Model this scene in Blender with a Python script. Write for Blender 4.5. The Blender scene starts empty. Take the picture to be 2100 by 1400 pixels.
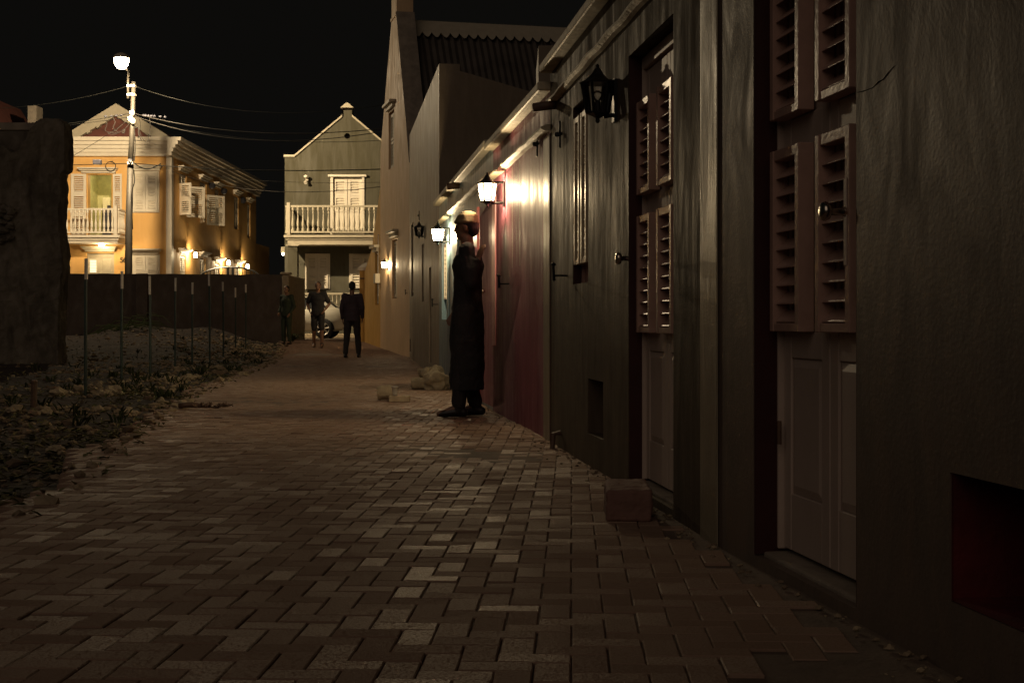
import bpy, bmesh, math, random
from mathutils import Vector, Matrix, noise
from mathutils.geometry import tessellate_polygon
R = math.radians
S = bpy.context.scene
COL = S.collection
# ---------------------------------------------------------------- camera
F = 2917.0; CH = 0.84; HY = 660.0            # focal length in photo px, eye height, horizon row
cam = bpy.data.cameras.new("camera"); camo = bpy.data.objects.new("camera", cam); COL.objects.link(camo)
camo.location = (0, 0, CH); camo.rotation_euler = (R(90), 0, 0)
cam.lens = 50.0; cam.sensor_width = 36.0; cam.shift_y = -40 / 2100.0
cam.clip_start = 0.05; cam.clip_end = 2000
S.camera = camo
# ---------------------------------------------------------------- world, fill, exposure
W = bpy.data.worlds.new("World"); S.world = W; W.use_nodes = True
W.node_tree.nodes["Background"].inputs[0].default_value = (1.0, 0.93, 0.80, 1)
W.node_tree.nodes["Background"].inputs[1].default_value = 0.0036
sl = bpy.data.lights.new("town_fill", 'SUN'); sl.energy = 0.19; sl.angle = R(50); sl.color = (1.0, 0.76, 0.60)  # added broad warm fill, for town light from an unseen source behind the camera
so = bpy.data.objects.new("town_fill", sl); COL.objects.link(so); so.rotation_euler = (R(58), 0, R(-22))
S.view_settings.view_transform = 'Standard'; S.view_settings.look = 'None'
S.view_settings.exposure = 0.0; S.view_settings.gamma = 1.0
LAMP = 1.0

def point(name, loc, watt, col=(1.0, .74, .42), r=.04, parent=None):
    l = bpy.data.lights.new(name, 'POINT'); l.energy = watt * LAMP; l.color = col; l.shadow_soft_size = r
    o = bpy.data.objects.new(name, l); COL.objects.link(o); o.location = loc
    if parent: o.parent = parent; o.location = Vector(loc) - parent.location
    return o

# ---------------------------------------------------------------- materials
def newmat(name):
    m = bpy.data.materials.new(name); m.use_nodes = True
    nt = m.node_tree; return m, nt, nt.nodes["Principled BSDF"]
def N(nt, t, **k):
    n = nt.nodes.new(t)
    for a, b in k.items():
        if a in n.inputs.keys(): n.inputs[a].default_value = b
        else: setattr(n, a, b)
    return n
def simple(name, c, rough=.6, metal=0, bump=.0, bscale=60, var=.15, vscale=6, spec=.5):
    m, nt, p = newmat(name)
    geo = N(nt, 'ShaderNodeNewGeometry')
    n1 = N(nt, 'ShaderNodeTexNoise', Scale=vscale, Detail=6.0, Roughness=.6)
    nt.links.new(geo.outputs['Position'], n1.inputs['Vector'])
    r = N(nt, 'ShaderNodeValToRGB')
    r.color_ramp.elements[0].position = .3; r.color_ramp.elements[1].position = .7
    r.color_ramp.elements[0].color = tuple(x * (1 - var) for x in c[:3]) + (1,)
    r.color_ramp.elements[1].color = tuple(min(1, x * (1 + var)) for x in c[:3]) + (1,)
    nt.links.new(n1.outputs['Fac'], r.inputs[0]); nt.links.new(r.outputs[0], p.inputs['Base Color'])
    p.inputs['Roughness'].default_value = rough; p.inputs['Metallic'].default_value = metal
    p.inputs['Specular IOR Level'].default_value = spec
    if bump > 0:
        n2 = N(nt, 'ShaderNodeTexNoise', Scale=bscale, Detail=5.0)
        nt.links.new(geo.outputs['Position'], n2.inputs['Vector'])
        b = N(nt, 'ShaderNodeBump', Strength=1.0, Distance=bump)
        nt.links.new(n2.outputs['Fac'], b.inputs['Height']); nt.links.new(b.outputs[0], p.inputs['Normal'])
    return m
def plaster(name, c, c2, rough=.42, streak=.0035, grain=.0008, sscale=(4.2, 4.2, 1.0), spec=.5, mixpos=(.35, .7)):
    """painted render with vertical trowel marks, runs and stains"""
    m, nt, p = newmat(name)
    geo = N(nt, 'ShaderNodeNewGeometry')
    mp = N(nt, 'ShaderNodeMapping'); mp.inputs['Scale'].default_value = sscale
    nt.links.new(geo.outputs['Position'], mp.inputs['Vector'])
    n1 = N(nt, 'ShaderNodeTexNoise', Scale=1.6, Detail=9.0, Roughness=.6, Distortion=.9)
    nt.links.new(mp.outputs[0], n1.inputs['Vector'])
    n3 = N(nt, 'ShaderNodeTexNoise', Scale=1.1, Detail=4.0, Roughness=.6)
    nt.links.new(geo.outputs['Position'], n3.inputs['Vector'])
    mx = N(nt, 'ShaderNodeMath', operation='MULTIPLY_ADD'); mx.inputs[1].default_value = .45
    nt.links.new(n3.outputs['Fac'], mx.inputs[0])
    m2 = N(nt, 'ShaderNodeMath', operation='MULTIPLY'); m2.inputs[1].default_value = .55
    nt.links.new(n1.outputs['Fac'], m2.inputs[0]); nt.links.new(m2.outputs[0], mx.inputs[2])
    r = N(nt, 'ShaderNodeValToRGB')
    r.color_ramp.elements[0].position = mixpos[0]; r.color_ramp.elements[1].position = mixpos[1]
    r.color_ramp.elements[0].color = tuple(c2) + (1,); r.color_ramp.elements[1].color = tuple(c) + (1,)
    nt.links.new(mx.outputs[0], r.inputs[0]); nt.links.new(r.outputs[0], p.inputs['Base Color'])
    rr = N(nt, 'ShaderNodeMapRange'); rr.inputs['From Min'].default_value = .3; rr.inputs['From Max'].default_value = .7
    rr.inputs['To Min'].default_value = rough * 1.35; rr.inputs['To Max'].default_value = rough * .75
    nt.links.new(n1.outputs['Fac'], rr.inputs['Value']); nt.links.new(rr.outputs[0], p.inputs['Roughness'])
    p.inputs['Specular IOR Level'].default_value = spec
    b1 = N(nt, 'ShaderNodeBump', Strength=1.0, Distance=streak); nt.links.new(n1.outputs['Fac'], b1.inputs['Height'])
    n4 = N(nt, 'ShaderNodeTexNoise', Scale=70.0, Detail=4.0)
    nt.links.new(geo.outputs['Position'], n4.inputs['Vector'])
    b2 = N(nt, 'ShaderNodeBump', Strength=1.0, Distance=grain); nt.links.new(n4.outputs['Fac'], b2.inputs['Height'])
    nt.links.new(b1.outputs[0], b2.inputs['Normal']); nt.links.new(b2.outputs[0], p.inputs['Normal'])
    return m
def emit(name, c, s, glassy=False):
    m = bpy.data.materials.new(name); m.use_nodes = True; nt = m.node_tree; nt.nodes.clear()
    out = N(nt, 'ShaderNodeOutputMaterial'); e = N(nt, 'ShaderNodeEmission')
    e.inputs[0].default_value = tuple(c) + (1,); e.inputs[1].default_value = s
    if glassy:
        t = N(nt, 'ShaderNodeBsdfTransparent'); a = N(nt, 'ShaderNodeAddShader')
        nt.links.new(e.outputs[0], a.inputs[0]); nt.links.new(t.outputs[0], a.inputs[1]); nt.links.new(a.outputs[0], out.inputs[0])
    else: nt.links.new(e.outputs[0], out.inputs[0])
    return m

M = {}
M['brown'] = plaster('brown_plaster', (.12, .092, .062), (.05, .037, .024), .58, .003, .0012, spec=.05, mixpos=(.3, .62))
M['near'] = plaster('dark_umber_plaster', (.16, .118, .088), (.06, .042, .031), .48, .0012, .0010, (3.4, 3.4, 1.3), spec=.95, mixpos=(.3, .62))
M['purple'] = plaster('purple_plaster', (.34, .12, .16), (.20, .07, .095), .5, .003, .0008, spec=.12)
M['blue'] = plaster('blue_plaster', (.13, .22, .27), (.075, .13, .165), .4, .004)
M['strip'] = plaster('khaki_plaster', (.32, .28, .19), (.20, .165, .11), .42, .005)
M['olive'] = plaster('grey_olive_plaster', (.24, .19, .13), (.16, .125, .08), .5, .004)
M['cream'] = plaster('ochre_cream_plaster', (.66, .46, .27), (.54, .38, .22), .6, .003)
M['yellow'] = plaster('yellow_plaster', (.62, .36, .08), (.48, .27, .06), .6, .002)
M['orange'] = plaster('orange_plaster', (.78, .47, .16), (.70, .41, .135), .7, .0015, .0006, (2, 2, .5))
M['green'] = plaster('sage_plaster', (.075, .068, .038), (.060, .054, .030), .7, .002, .0006, (3, 3, .5))
M['green_dark'] = plaster('dark_sage_plaster', (.10, .093, .06), (.085, .078, .05), .7, .002)
M['ruin'] = plaster('crumbling_plaster', (.22, .19, .145), (.06, .05, .038), .85, .03, .012, (2.6, 2.6, 1.1))
M['perim'] = plaster('block_plaster', (.12, .095, .072), (.08, .06, .046), .85, .008, .004, (2, 2, 1.2))
M['white'] = simple('white_paint', (.72, .66, .54), .5, 0, .0006, 40, .06)
M['offwhite'] = simple('cream_paint', (.46, .41, .30), .55, 0, .001, 30, .08)
M['pinkpaint'] = simple('dusty_pink_paint', (.46, .30, .24), .28, 0, .0015, 45, .14, 9)
M['doorgrey'] = simple('taupe_door_paint', (.50, .41, .34), .45, 0, .001, 40, .08, 4)
M['slat'] = simple('slat_paint', (.20, .14, .115), .5, 0, .0006, 60, .12)
M['doorcream'] = simple('pale_door_paint', (.50, .42, .28), .35, 0, .0006, 60, .1)
M['red'] = simple('red_gloss', (.50, .035, .03), .35, 0, .001, 30, .15)
M['dkred'] = simple('oxblood_paint', (.042, .009, .008), .5, 0, .001, 30, .2)
M['ventred'] = simple('dark_red_reveal', (.09, .008, .008), .8, 0, .004, 30, .4)
M['pinkwall'] = simple('pink_reveal_paint', (.36, .14, .15), .4, 0, .001, 30, .1)
M['coping'] = simple('pale_cement', (.52, .46, .32), .6, 0, .006, 25, .25, 14)
M['cement'] = simple('grey_cement', (.26, .22, .17), .8, 0, .006, 30, .25, 5)
M['black'] = simple('black_iron', (.012, .012, .011), .35, 0, 0, 1, .1)
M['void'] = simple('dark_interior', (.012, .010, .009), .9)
M['chrome'] = simple('dull_chrome', (.55, .5, .42), .22, 1.0)
M['pipe'] = simple('rusty_pipe', (.11, .065, .04), .6, 0, .001, 60, .3, 20)
M['corr'] = simple('corrugated_metal', (.10, .085, .07), .5, .4, 0, 1, .25, 2)
M['tile'] = simple('red_tile', (.13, .042, .03), .8, 0, .01, 12, .3, 3)
M['polew'] = simple('galvanised_pole', (.042, .037, .029), .6, 0., .001, 30, .15, 4)
M['cable'] = simple('cable', (.006, .006, .005), .9, spec=.1)
M['cablelight'] = simple('grey_cable', (.022, .02, .018), .9, spec=.1)
M['stake'] = simple('green_stake_paint', (.035, .06, .05), .4, 0, 0, 1, .2)
M['stakewhite'] = simple('white_stake_tip', (.72, .66, .56), .5, 0, 0, 1, .1, 20)
M['bulbglass'] = None
def tintmat(name, c, rough, c2, bump=.0006, bs=180):
    m, nt, p = newmat(name); p.inputs['Specular IOR Level'].default_value = .05
    a = N(nt, 'ShaderNodeAttribute'); a.attribute_name = 'tint'
    geo = N(nt, 'ShaderNodeNewGeometry')
    n1 = N(nt, 'ShaderNodeTexNoise', Scale=2.2, Detail=5.0, Roughness=.6); nt.links.new(geo.outputs['Position'], n1.inputs['Vector'])
    ad = N(nt, 'ShaderNodeMath', operation='MULTIPLY_ADD'); ad.inputs[1].default_value = .55
    nt.links.new(a.outputs['Fac'], ad.inputs[0])
    m3 = N(nt, 'ShaderNodeMath', operation='MULTIPLY'); m3.inputs[1].default_value = .45
    nt.links.new(n1.outputs['Fac'], m3.inputs[0]); nt.links.new(m3.outputs[0], ad.inputs[2])
    r = N(nt, 'ShaderNodeValToRGB'); r.color_ramp.elements[0].position = .15; r.color_ramp.elements[1].position = .85
    r.color_ramp.elements[0].color = tuple(c2) + (1,); r.color_ramp.elements[1].color = tuple(c) + (1,)
    nt.links.new(ad.outputs[0], r.inputs[0]); nt.links.new(r.outputs[0], p.inputs['Base Color'])
    rr = N(nt, 'ShaderNodeMapRange'); rr.inputs['To Min'].default_value = rough * 1.2; rr.inputs['To Max'].default_value = rough * .85
    nt.links.new(a.outputs['Fac'], rr.inputs['Value']); nt.links.new(rr.outputs[0], p.inputs['Roughness'])
    n2 = N(nt, 'ShaderNodeTexNoise', Scale=float(bs), Detail=4.0); nt.links.new(geo.outputs['Position'], n2.inputs['Vector'])
    b = N(nt, 'ShaderNodeBump', Strength=1.0, Distance=bump); nt.links.new(n2.outputs['Fac'], b.inputs['Height'])
    nt.links.new(b.outputs[0], p.inputs['Normal'])
    return m
M['brick'] = tintmat('paving_brick', (.315, .22, .16), .62, (.265, .18, .13), .0022, 150)
M['soil'] = simple('dry_soil', (.027, .016, .010), .95, 0, .06, 7, .65, 2.2)
bn = M['brick'].node_tree; bp = bn.nodes['Principled BSDF']; at_ = N(bn, 'ShaderNodeAttribute'); at_.attribute_name = 'tint'
wn = N(bn, 'ShaderNodeTexWhiteNoise', noise_dimensions='1D'); bn.links.new(at_.outputs['Fac'], wn.inputs['W'])
rp_ = N(bn, 'ShaderNodeValToRGB'); rp_.color_ramp.elements[0].position = .45; rp_.color_ramp.elements[1].position = 1.0; rp_.color_ramp.elements[0].color = (.03, .03, .03, 1); rp_.color_ramp.elements[1].color = (.32, .32, .32, 1)
bn.links.new(wn.outputs['Value'], rp_.inputs[0]); gg = N(bn, 'ShaderNodeNewGeometry'); sn = N(bn, 'ShaderNodeTexNoise', Scale=140.0, Detail=3.0); bn.links.new(gg.outputs['Position'], sn.inputs['Vector'])
sr = N(bn, 'ShaderNodeMapRange'); sr.inputs['From Min'].default_value = .42; sr.inputs['From Max'].default_value = .62; bn.links.new(sn.outputs['Fac'], sr.inputs['Value'])
mm = N(bn, 'ShaderNodeMath', operation='MULTIPLY'); bn.links.new(rp_.outputs[0], mm.inputs[0]); bn.links.new(sr.outputs[0], mm.inputs[1]); bn.links.new(mm.outputs[0], bp.inputs['Specular IOR Level'])
M['leaf'] = tintmat('dry_leaf', (.30, .25, .13), .6, (.05, .075, .03), .001, 80)
M['stone'] = tintmat('rubble_stone', (.42, .34, .22), .85, (.14, .10, .07), .004, 60)
M['asphalt'] = simple('street_asphalt', (.12, .09, .065), .8, 0, .003, 80, .2, 2)
M['concrete'] = simple('pale_concrete', (.38, .31, .20), .85, 0, .01, 30, .25, 10)
M['boulder'] = simple('boulder_stone', (.30, .25, .165), .9, 0, .03, 14, .3, 8)
M['redblock'] = simple('red_brown_block', (.20, .11, .085), .85, 0, .004, 40, .15, 8)
M['skin'] = simple('skin', (.22, .12, .075), .5)
M['coat'] = simple('charcoal_cloth', (.022, .02, .02), .85, 0, .003, 25, .3)
M['trouser'] = simple('dark_trousers', (.03, .026, .024), .85, 0, .003, 25, .3)
M['purpleshirt'] = simple('plum_cloth', (.05, .035, .045), .85, 0, .003, 25, .3)
M['greenshirt'] = simple('dark_green_cloth', (.03, .042, .022), .85, 0, .003, 25, .3)
M['cap'] = simple('straw_cloth', (.20, .15, .085), 1.0, 0, .003, 40, .2)
M['paleshirt'] = simple('pale_cloth', (.42, .38, .40), .8, 0, .002, 60, .2)
M['hair'] = simple('black_hair', (.012, .01, .009), .6)
M['shoe'] = simple('black_leather', (.012, .011, .01), .4)
M['carpaint'] = simple('silver_car_paint', (.62, .59, .48), .3, .15, 0, 1, .03)
M['tyre'] = simple('tyre_rubber', (.015, .015, .015), .8)
M['rim'] = simple('alloy', (.6, .56, .48), .35, .8)
M['carglass'] = simple('tinted_glass', (.02, .022, .02), .08)
M['redlens'] = simple('red_lens', (.45, .01, .015), .15)
M['room'] = simple('green_room_wall', (.55, .52, .26), .8)
M['cupboard'] = simple('cream_cupboard', (.75, .70, .45), .6)
M['dark_thing'] = simple('dark_plastic', (.04, .04, .05), .4)
M['bluepaint'] = simple('light_blue_paint', (.28, .46, .52), .4)
M['gloss'] = simple('clear_plastic', (.6, .58, .52), .1, .3)
M['foliage'] = tintmat('green_leaf', (.07, .085, .035), .6, (.03, .035, .018))
M['emit_lantern'] = emit('lit_lantern_glass', (1.0, .80, .45), 14.0, True)
M['emit_street'] = emit('lit_street_globe', (1.0, .86, .62), 30.0, True)
M['emit_small'] = emit('lit_lamp_glass', (1.0, .80, .42), 16.0, True)
M['emit_window'] = emit('lit_louvre_light', (1.0, .86, .52), 1.7)
m, nt, p = newmat('clear_glass'); p.inputs['Roughness'].default_value = .04; p.inputs['Base Color'].default_value = (.9, .9, .85, 1)
mixn = N(nt, 'ShaderNodeMixShader'); tr = N(nt, 'ShaderNodeBsdfTransparent'); fr = N(nt, 'ShaderNodeFresnel')
gl = N(nt, 'ShaderNodeBsdfGlossy'); gl.inputs['Roughness'].default_value = .05
nt.links.new(fr.outputs[0], mixn.inputs[0]); nt.links.new(tr.outputs[0], mixn.inputs[1]); nt.links.new(gl.outputs[0], mixn.inputs[2])
nt.links.new(mixn.outputs[0], nt.nodes['Material Output'].inputs[0]); M['glass'] = m

# ---------------------------------------------------------------- mesh building
class MB:
    def __init__(s): s.v = []; s.f = []; s.tint = None
    def face(s, pts):
        i = len(s.v); s.v += [tuple(p) for p in pts]; s.f.append(tuple(range(i, i + len(pts))))
    def hexa(s, c):                       # 8 corners: bottom ring 0-3, top ring 4-7
        i = len(s.v); s.v += [tuple(p) for p in c]
        for q in ((3, 2, 1, 0), (4, 5, 6, 7), (0, 1, 5, 4), (1, 2, 6, 5), (2, 3, 7, 6), (3, 0, 4, 7)):
            s.f.append(tuple(i + k for k in q))
    def box(s, x0, x1, y0, y1, z0, z1):
        s.hexa([(x0, y0, z0), (x1, y0, z0), (x1, y1, z0), (x0, y1, z0), (x0, y0, z1), (x1, y0, z1), (x1, y1, z1), (x0, y1, z1)])
    def tube(s, pts, r, n=8, cap=True):
        pts = [Vector(p) for p in pts]; rs = r if isinstance(r, (list, tuple)) else [r] * len(pts)
        base = len(s.v); up0 = None
        for k, p in enumerate(pts):
            d = (pts[min(k + 1, len(pts) - 1)] - pts[max(k - 1, 0)])
            if d.length < 1e-9: d = Vector((0, 0, 1))
            d.normalize()
            if up0 is None: up0 = Vector((0, 0, 1)) if abs(d.z) < .9 else Vector((1, 0, 0))
            a = d.cross(up0)
            if a.length < 1e-6: a = d.orthogonal()
            a.normalize(); b = a.cross(d).normalized(); up0 = b
            for j in range(n):
                t = 2 * math.pi * j / n
                s.v.append(tuple(p + (a * math.cos(t) + b * math.sin(t)) * rs[k]))
        for k in range(len(pts) - 1):
            for j in range(n):
                q = base + k * n
                s.f.append((q + j, q + (j + 1) % n, q + n + (j + 1) % n, q + n + j))
        if cap:
            s.f.append(tuple(base + j for j in reversed(range(n))))
            s.f.append(tuple(base + (len(pts) - 1) * n + j for j in range(n)))
    def lathe(s, prof, c=(0, 0, 0), n=16, sx=1, sy=1, ang=0):
        base = len(s.v)
        for r, z in prof:
            for j in range(n):
                t = 2 * math.pi * j / n + ang
                s.v.append((c[0] + r * sx * math.cos(t), c[1] + r * sy * math.sin(t), c[2] + z))
        for k in range(len(prof) - 1):
            for j in range(n):
                q = base + k * n; s.f.append((q + j, q + (j + 1) % n, q + n + (j + 1) % n, q + n + j))
        s.f.append(tuple(base + j for j in reversed(range(n)))); s.f.append(tuple(base + (len(prof) - 1) * n + j for j in range(n)))
    def rock(s, c, r, seed, n=2, rough=.35, sq=(1, 1, .7)):
        bm = bmesh.new(); bmesh.ops.create_icosphere(bm, subdivisions=n, radius=1)
        base = len(s.v)
        for v in bm.verts:
            d = 1 + rough * noise.noise(v.co * 1.3 + Vector((seed * 3.1, seed, 0))) + rough * .5 * noise.noise(v.co * 3.1 + Vector((seed, 0, seed * 2)))
            s.v.append((c[0] + v.co.x * d * r * sq[0], c[1] + v.co.y * d * r * sq[1], c[2] + v.co.z * d * r * sq[2]))
        for f in bm.faces: s.f.append(tuple(base + v.index for v in f.verts))
        bm.free()
    def build(s, name, mat, parent=None, smooth=False, bevel=0, segs=2):
        me = bpy.data.meshes.new(name)
        o = parent_origin(parent)
        me.from_pydata([(v[0] - o[0], v[1] - o[1], v[2] - o[2]) for v in s.v], [], s.f)
        me.materials.append(mat); me.update()
        if s.tint is not None:
            at = me.attributes.new('tint', 'FLOAT', 'FACE'); at.data.foreach_set('value', s.tint)
        ob = bpy.data.objects.new(name, me); COL.objects.link(ob)
        if parent: ob.parent = parent
        if smooth:
            me.polygons.foreach_set('use_smooth', [True] * len(me.polygons))
        if bevel > 0:
            b = ob.modifiers.new('bevel', 'BEVEL'); b.width = bevel; b.segments = segs; b.limit_method = 'ANGLE'; b.angle_limit = R(40)
        return ob
def parent_origin(p):
    v = Vector((0, 0, 0))
    while p is not None:
        v += Vector(p.location); p = p.parent
    return v
def tag(o, label=None, cat=None, group=None, kind=None):
    if label: o['label'] = label
    if cat: o['category'] = cat
    if group: o['group'] = group
    if kind: o['kind'] = kind
    return o
def thing(name, label, cat, loc=(0, 0, 0), group=None):
    o = bpy.data.objects.new(name, None); o.empty_display_size = .1; COL.objects.link(o); o.location = loc
    return tag(o, label, cat, group)

class Fr:
    """a wall's frame: s runs along it, d out of it, z up"""
    def __init__(f, p0, p1, flip=False):
        f.o = Vector((p0[0], p0[1], 0)); f.u = Vector((p1[0] - p0[0], p1[1] - p0[1], 0)); f.L = f.u.length; f.u.normalize()
        f.n = Vector((-f.u.y, f.u.x, 0))
        if flip: f.n = -f.n
    def p(f, s, d, z): return f.o + f.u * s + f.n * d + Vector((0, 0, z))
    def at(f, px, py, d=0):
        r = Vector(((px - 1050) / F, 1, 0)); k = (f.o.dot(f.n) + d) / r.dot(f.n)
        q = r * k; return ((q - f.o).dot(f.u), CH - (py - HY) * k / F)
    def s(f, px, d=0): return f.at(px, HY, d)[0]
    def z(f, px, py, d=0): return f.at(px, py, d)[1]
    def box(f, mb, s0, s1, d0, d1, z0, z1):
        if s0 > s1: s0, s1 = s1, s0
        mb.hexa([f.p(s0, d0, z0), f.p(s1, d0, z0), f.p(s1, d1, z0), f.p(s0, d1, z0), f.p(s0, d0, z1), f.p(s1, d0, z1), f.p(s1, d1, z1), f.p(s0, d1, z1)])
    def tbox(f, mb, s0, s1, d0, d1, z0, z1, dz):      # tilted slat: outer edge lower by dz
        mb.hexa([f.p(s0, d0, z0), f.p(s1, d0, z0), f.p(s1, d1, z0 - dz), f.p(s0, d1, z0 - dz), f.p(s0, d0, z1), f.p(s1, d0, z1), f.p(s1, d1, z1 - dz), f.p(s0, d1, z1 - dz)])

def wall(f, outer, holes, th, name, mat, parent, d=0):
    """flat wall of thickness th with its outline and openings given as (s, z) lists"""
    mb = MB(); loops = [outer] + holes
    tri = tessellate_polygon([[Vector((a, b, 0)) for a, b in l] for l in loops])
    flat = [q for l in loops for q in l]; n = len(flat)
    mb.v = [tuple(f.p(a, d, b)) for a, b in flat] + [tuple(f.p(a, d - th, b)) for a, b in flat]
    for t in tri: mb.f.append(tuple(t)); mb.f.append(tuple(n + k for k in reversed(t)))
    i = 0
    for l in loops:
        m_ = len(l)
        for k in range(m_):
            a, b = i + k, i + (k + 1) % m_; mb.f.append((a, b, n + b, n + a))
        i += m_
    ob = mb.build(name, mat, parent)
    bm = bmesh.new(); bm.from_mesh(ob.data); bmesh.ops.recalc_face_normals(bm, faces=bm.faces); bm.to_mesh(ob.data); bm.free()
    return ob
def rect(s0, s1, z0, z1):
    if s0 > s1: s0, s1 = s1, s0
    return [(s0, z0), (s1, z0), (s1, z1), (s0, z1)]

def louvre(f, s0, s1, z0, z1, d, mat, parent, slatmat=None, t=.05, fw=.045, pitch=.055, name='louvre_panel', bev=.003):
    """a louvred shutter panel: frame of four members with slats across its opening"""
    if s0 > s1: s0, s1 = s1, s0
    mb = MB()
    f.box(mb, s0, s0 + fw, d, d + t, z0, z1); f.box(mb, s1 - fw, s1, d, d + t, z0, z1)
    f.box(mb, s0 + fw, s1 - fw, d, d + t - .003, z1 - fw, z1); f.box(mb, s0 + fw, s1 - fw, d, d + t - .003, z0, z0 + fw * .8)
    n = max(3, int((z1 - z0 - 2 * fw) / pitch)); st = (z1 - z0 - 1.9 * fw) / n
    for k in range(n):
        z = z0 + fw * .95 + st * (k + .55)
        f.tbox(mb, s0 + fw, s1 - fw, d + .004, d + t * .82, z, z + .007, st * .62)
    return mb.build(name, mat, parent, bevel=bev, segs=1)

def louvre_door(f, s0, s1, z0, z1, house, d, zs, wood, lmat, name='door', leaves=2, knob=True, back=None, fw=.05, thick=.055):
    """double door: frame, two leaves with raised lower panels; louvre panels and knob are sub-parts.
       zs = (lower louvre bottom, lower top, upper bottom, upper top)"""
    if s0 > s1: s0, s1 = s1, s0
    mb = MB()
    jw = .018
    f.box(mb, s0, s0 + jw, d - .06, d + .02, z0, z1); f.box(mb, s1 - jw, s1, d - .06, d + .02, z0, z1)
    f.box(mb, s0 + jw, s1 - jw, d - .06, d + .018, z1 - .06, z1)
    a, b = s0 + jw, s1 - jw; w = (b - a) / leaves
    spans = []
    for k in range(leaves):
        p0, p1 = a + w * k + .003, a + w * (k + 1) - .003
        f.box(mb, p0, p1, d - .045, d - .012, z0 + .006, z1 - .065)
        # lower part: stiles, rails, bevelled panel
        q0, q1 = p0 + .07, p1 - .07; zt = zs[0] - .03; zb = z0 + .20
        f.box(mb, p0, q0, d - .012, d, z0 + .006, z1 - .066); f.box(mb, q1, p1, d - .012, d, z0 + .006, z1 - .066)
        f.box(mb, q0, q1, d - .012, d - .001, zt - .06, zt + .03); f.box(mb, q0, q1, d - .012, d - .001, z0 + .006, zb)
        f.box(mb, q0, q1, d - .012, d - .001, zs[1] + .0, zs[2]); f.box(mb, q0, q1, d - .012, d - .001, zs[3], z1 - .066)
        c = .03
        mb.hexa([f.p(q0, d - .011, zb), f.p(q1, d - .011, zb), f.p(q1, d - .011, zt - .06), f.p(q0, d - .011, zt - .06),
                 f.p(q0 + c, d - .001, zb + c), f.p(q1 - c, d - .001, zb + c), f.p(q1 - c, d - .001, zt - .06 - c), f.p(q0 + c, d - .001, zt - .06 - c)])
        spans.append((p0, p1))
    dr = mb.build(name, wood, house, bevel=.003, segs=1)
    for p0, p1 in spans:
        g = .01
        off = (p1 - p0) * .31
        louvre(f, p0 + off, p1 - g, zs[0], zs[1], d + .001, lmat, dr, t=thick, fw=.036)
        louvre(f, p0 + off, p1 - g, zs[2], zs[3], d + .001, lmat, dr, t=thick, fw=.036)
    return dr
def knob(f, s, z, d, parent, r=.032, L=.09):
    mb = MB(); pr = []
    for t, rr in ((0, .018), (L * .2, .012), (L * .62, .012), (L * .68, r * .8), (L * .82, r), (L * .95, r * .85), (L, r * .4)):
        pr.append((f.p(s, d + t, z), rr))
    mb.tube([q for q, _ in pr], [q for _, q in pr], 14)
    return mb.build('knob', M['chrome'], parent, smooth=True)
def shutter_stay(f, s, z, parent):
    mb = MB(); mb.tube([f.p(s, 0, z), f.p(s, .09, z)], .007, 6); mb.tube([f.p(s, .085, z - .035), f.p(s, .09, z + .06)], [.012, .009], 6)
    mb.lathe([(.002, 0), (.016, .01), (.016, .022), (.002, .032)], tuple(f.p(s, .09, z + .055)), 8)
    return mb.build('shutter_stay', M['black'], parent)
def wall_anchor(f, s, z, parent):
    mb = MB(); f.box(mb, s - .009, s + .009, .006, .02, z - .09, z + .09); f.box(mb, s - .05, s + .05, .004, .026, z - .01, z + .01)
    mb.lathe([(.002, 0), (.018, .005), (.018, .03), (.002, .035)], tuple(f.p(s, .03, z - .017)), 8)
    return mb.build('wall_anchor', M['black'], parent, bevel=.003, segs=1)
def ledge(f, s0, s1, z, mat, parent, out=.05, h=.05, name='cornice', seed=1):
    """hand-made drip ledge: slightly wavering"""
    mb = MB(); n = max(4, int(abs(s1 - s0) / .12)); prof = [(-.0, -h * .6), (out * .55, -h * .5), (out, -h * .1), (out, h * .35), (out * .4, h), (0, h)]
    base = 0
    for k in range(n + 1):
        s = s0 + (s1 - s0) * k / n; w = noise.noise(Vector((s * 3, seed, 0))) * .008
        for a, b in prof: mb.v.append(tuple(f.p(s, a * (1 + w * 12) - .002, z + b + w)))
    m_ = len(prof)
    for k in range(n):
        for j in range(m_ - 1):
            q = k * m_ + j; mb.f.append((q, q + m_, q + m_ + 1, q + 1))
    mb.f.append(tuple(range(m_))); mb.f.append(tuple(n * m_ + j for j in reversed(range(m_))))
    return mb.build(name, mat, parent)

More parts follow.
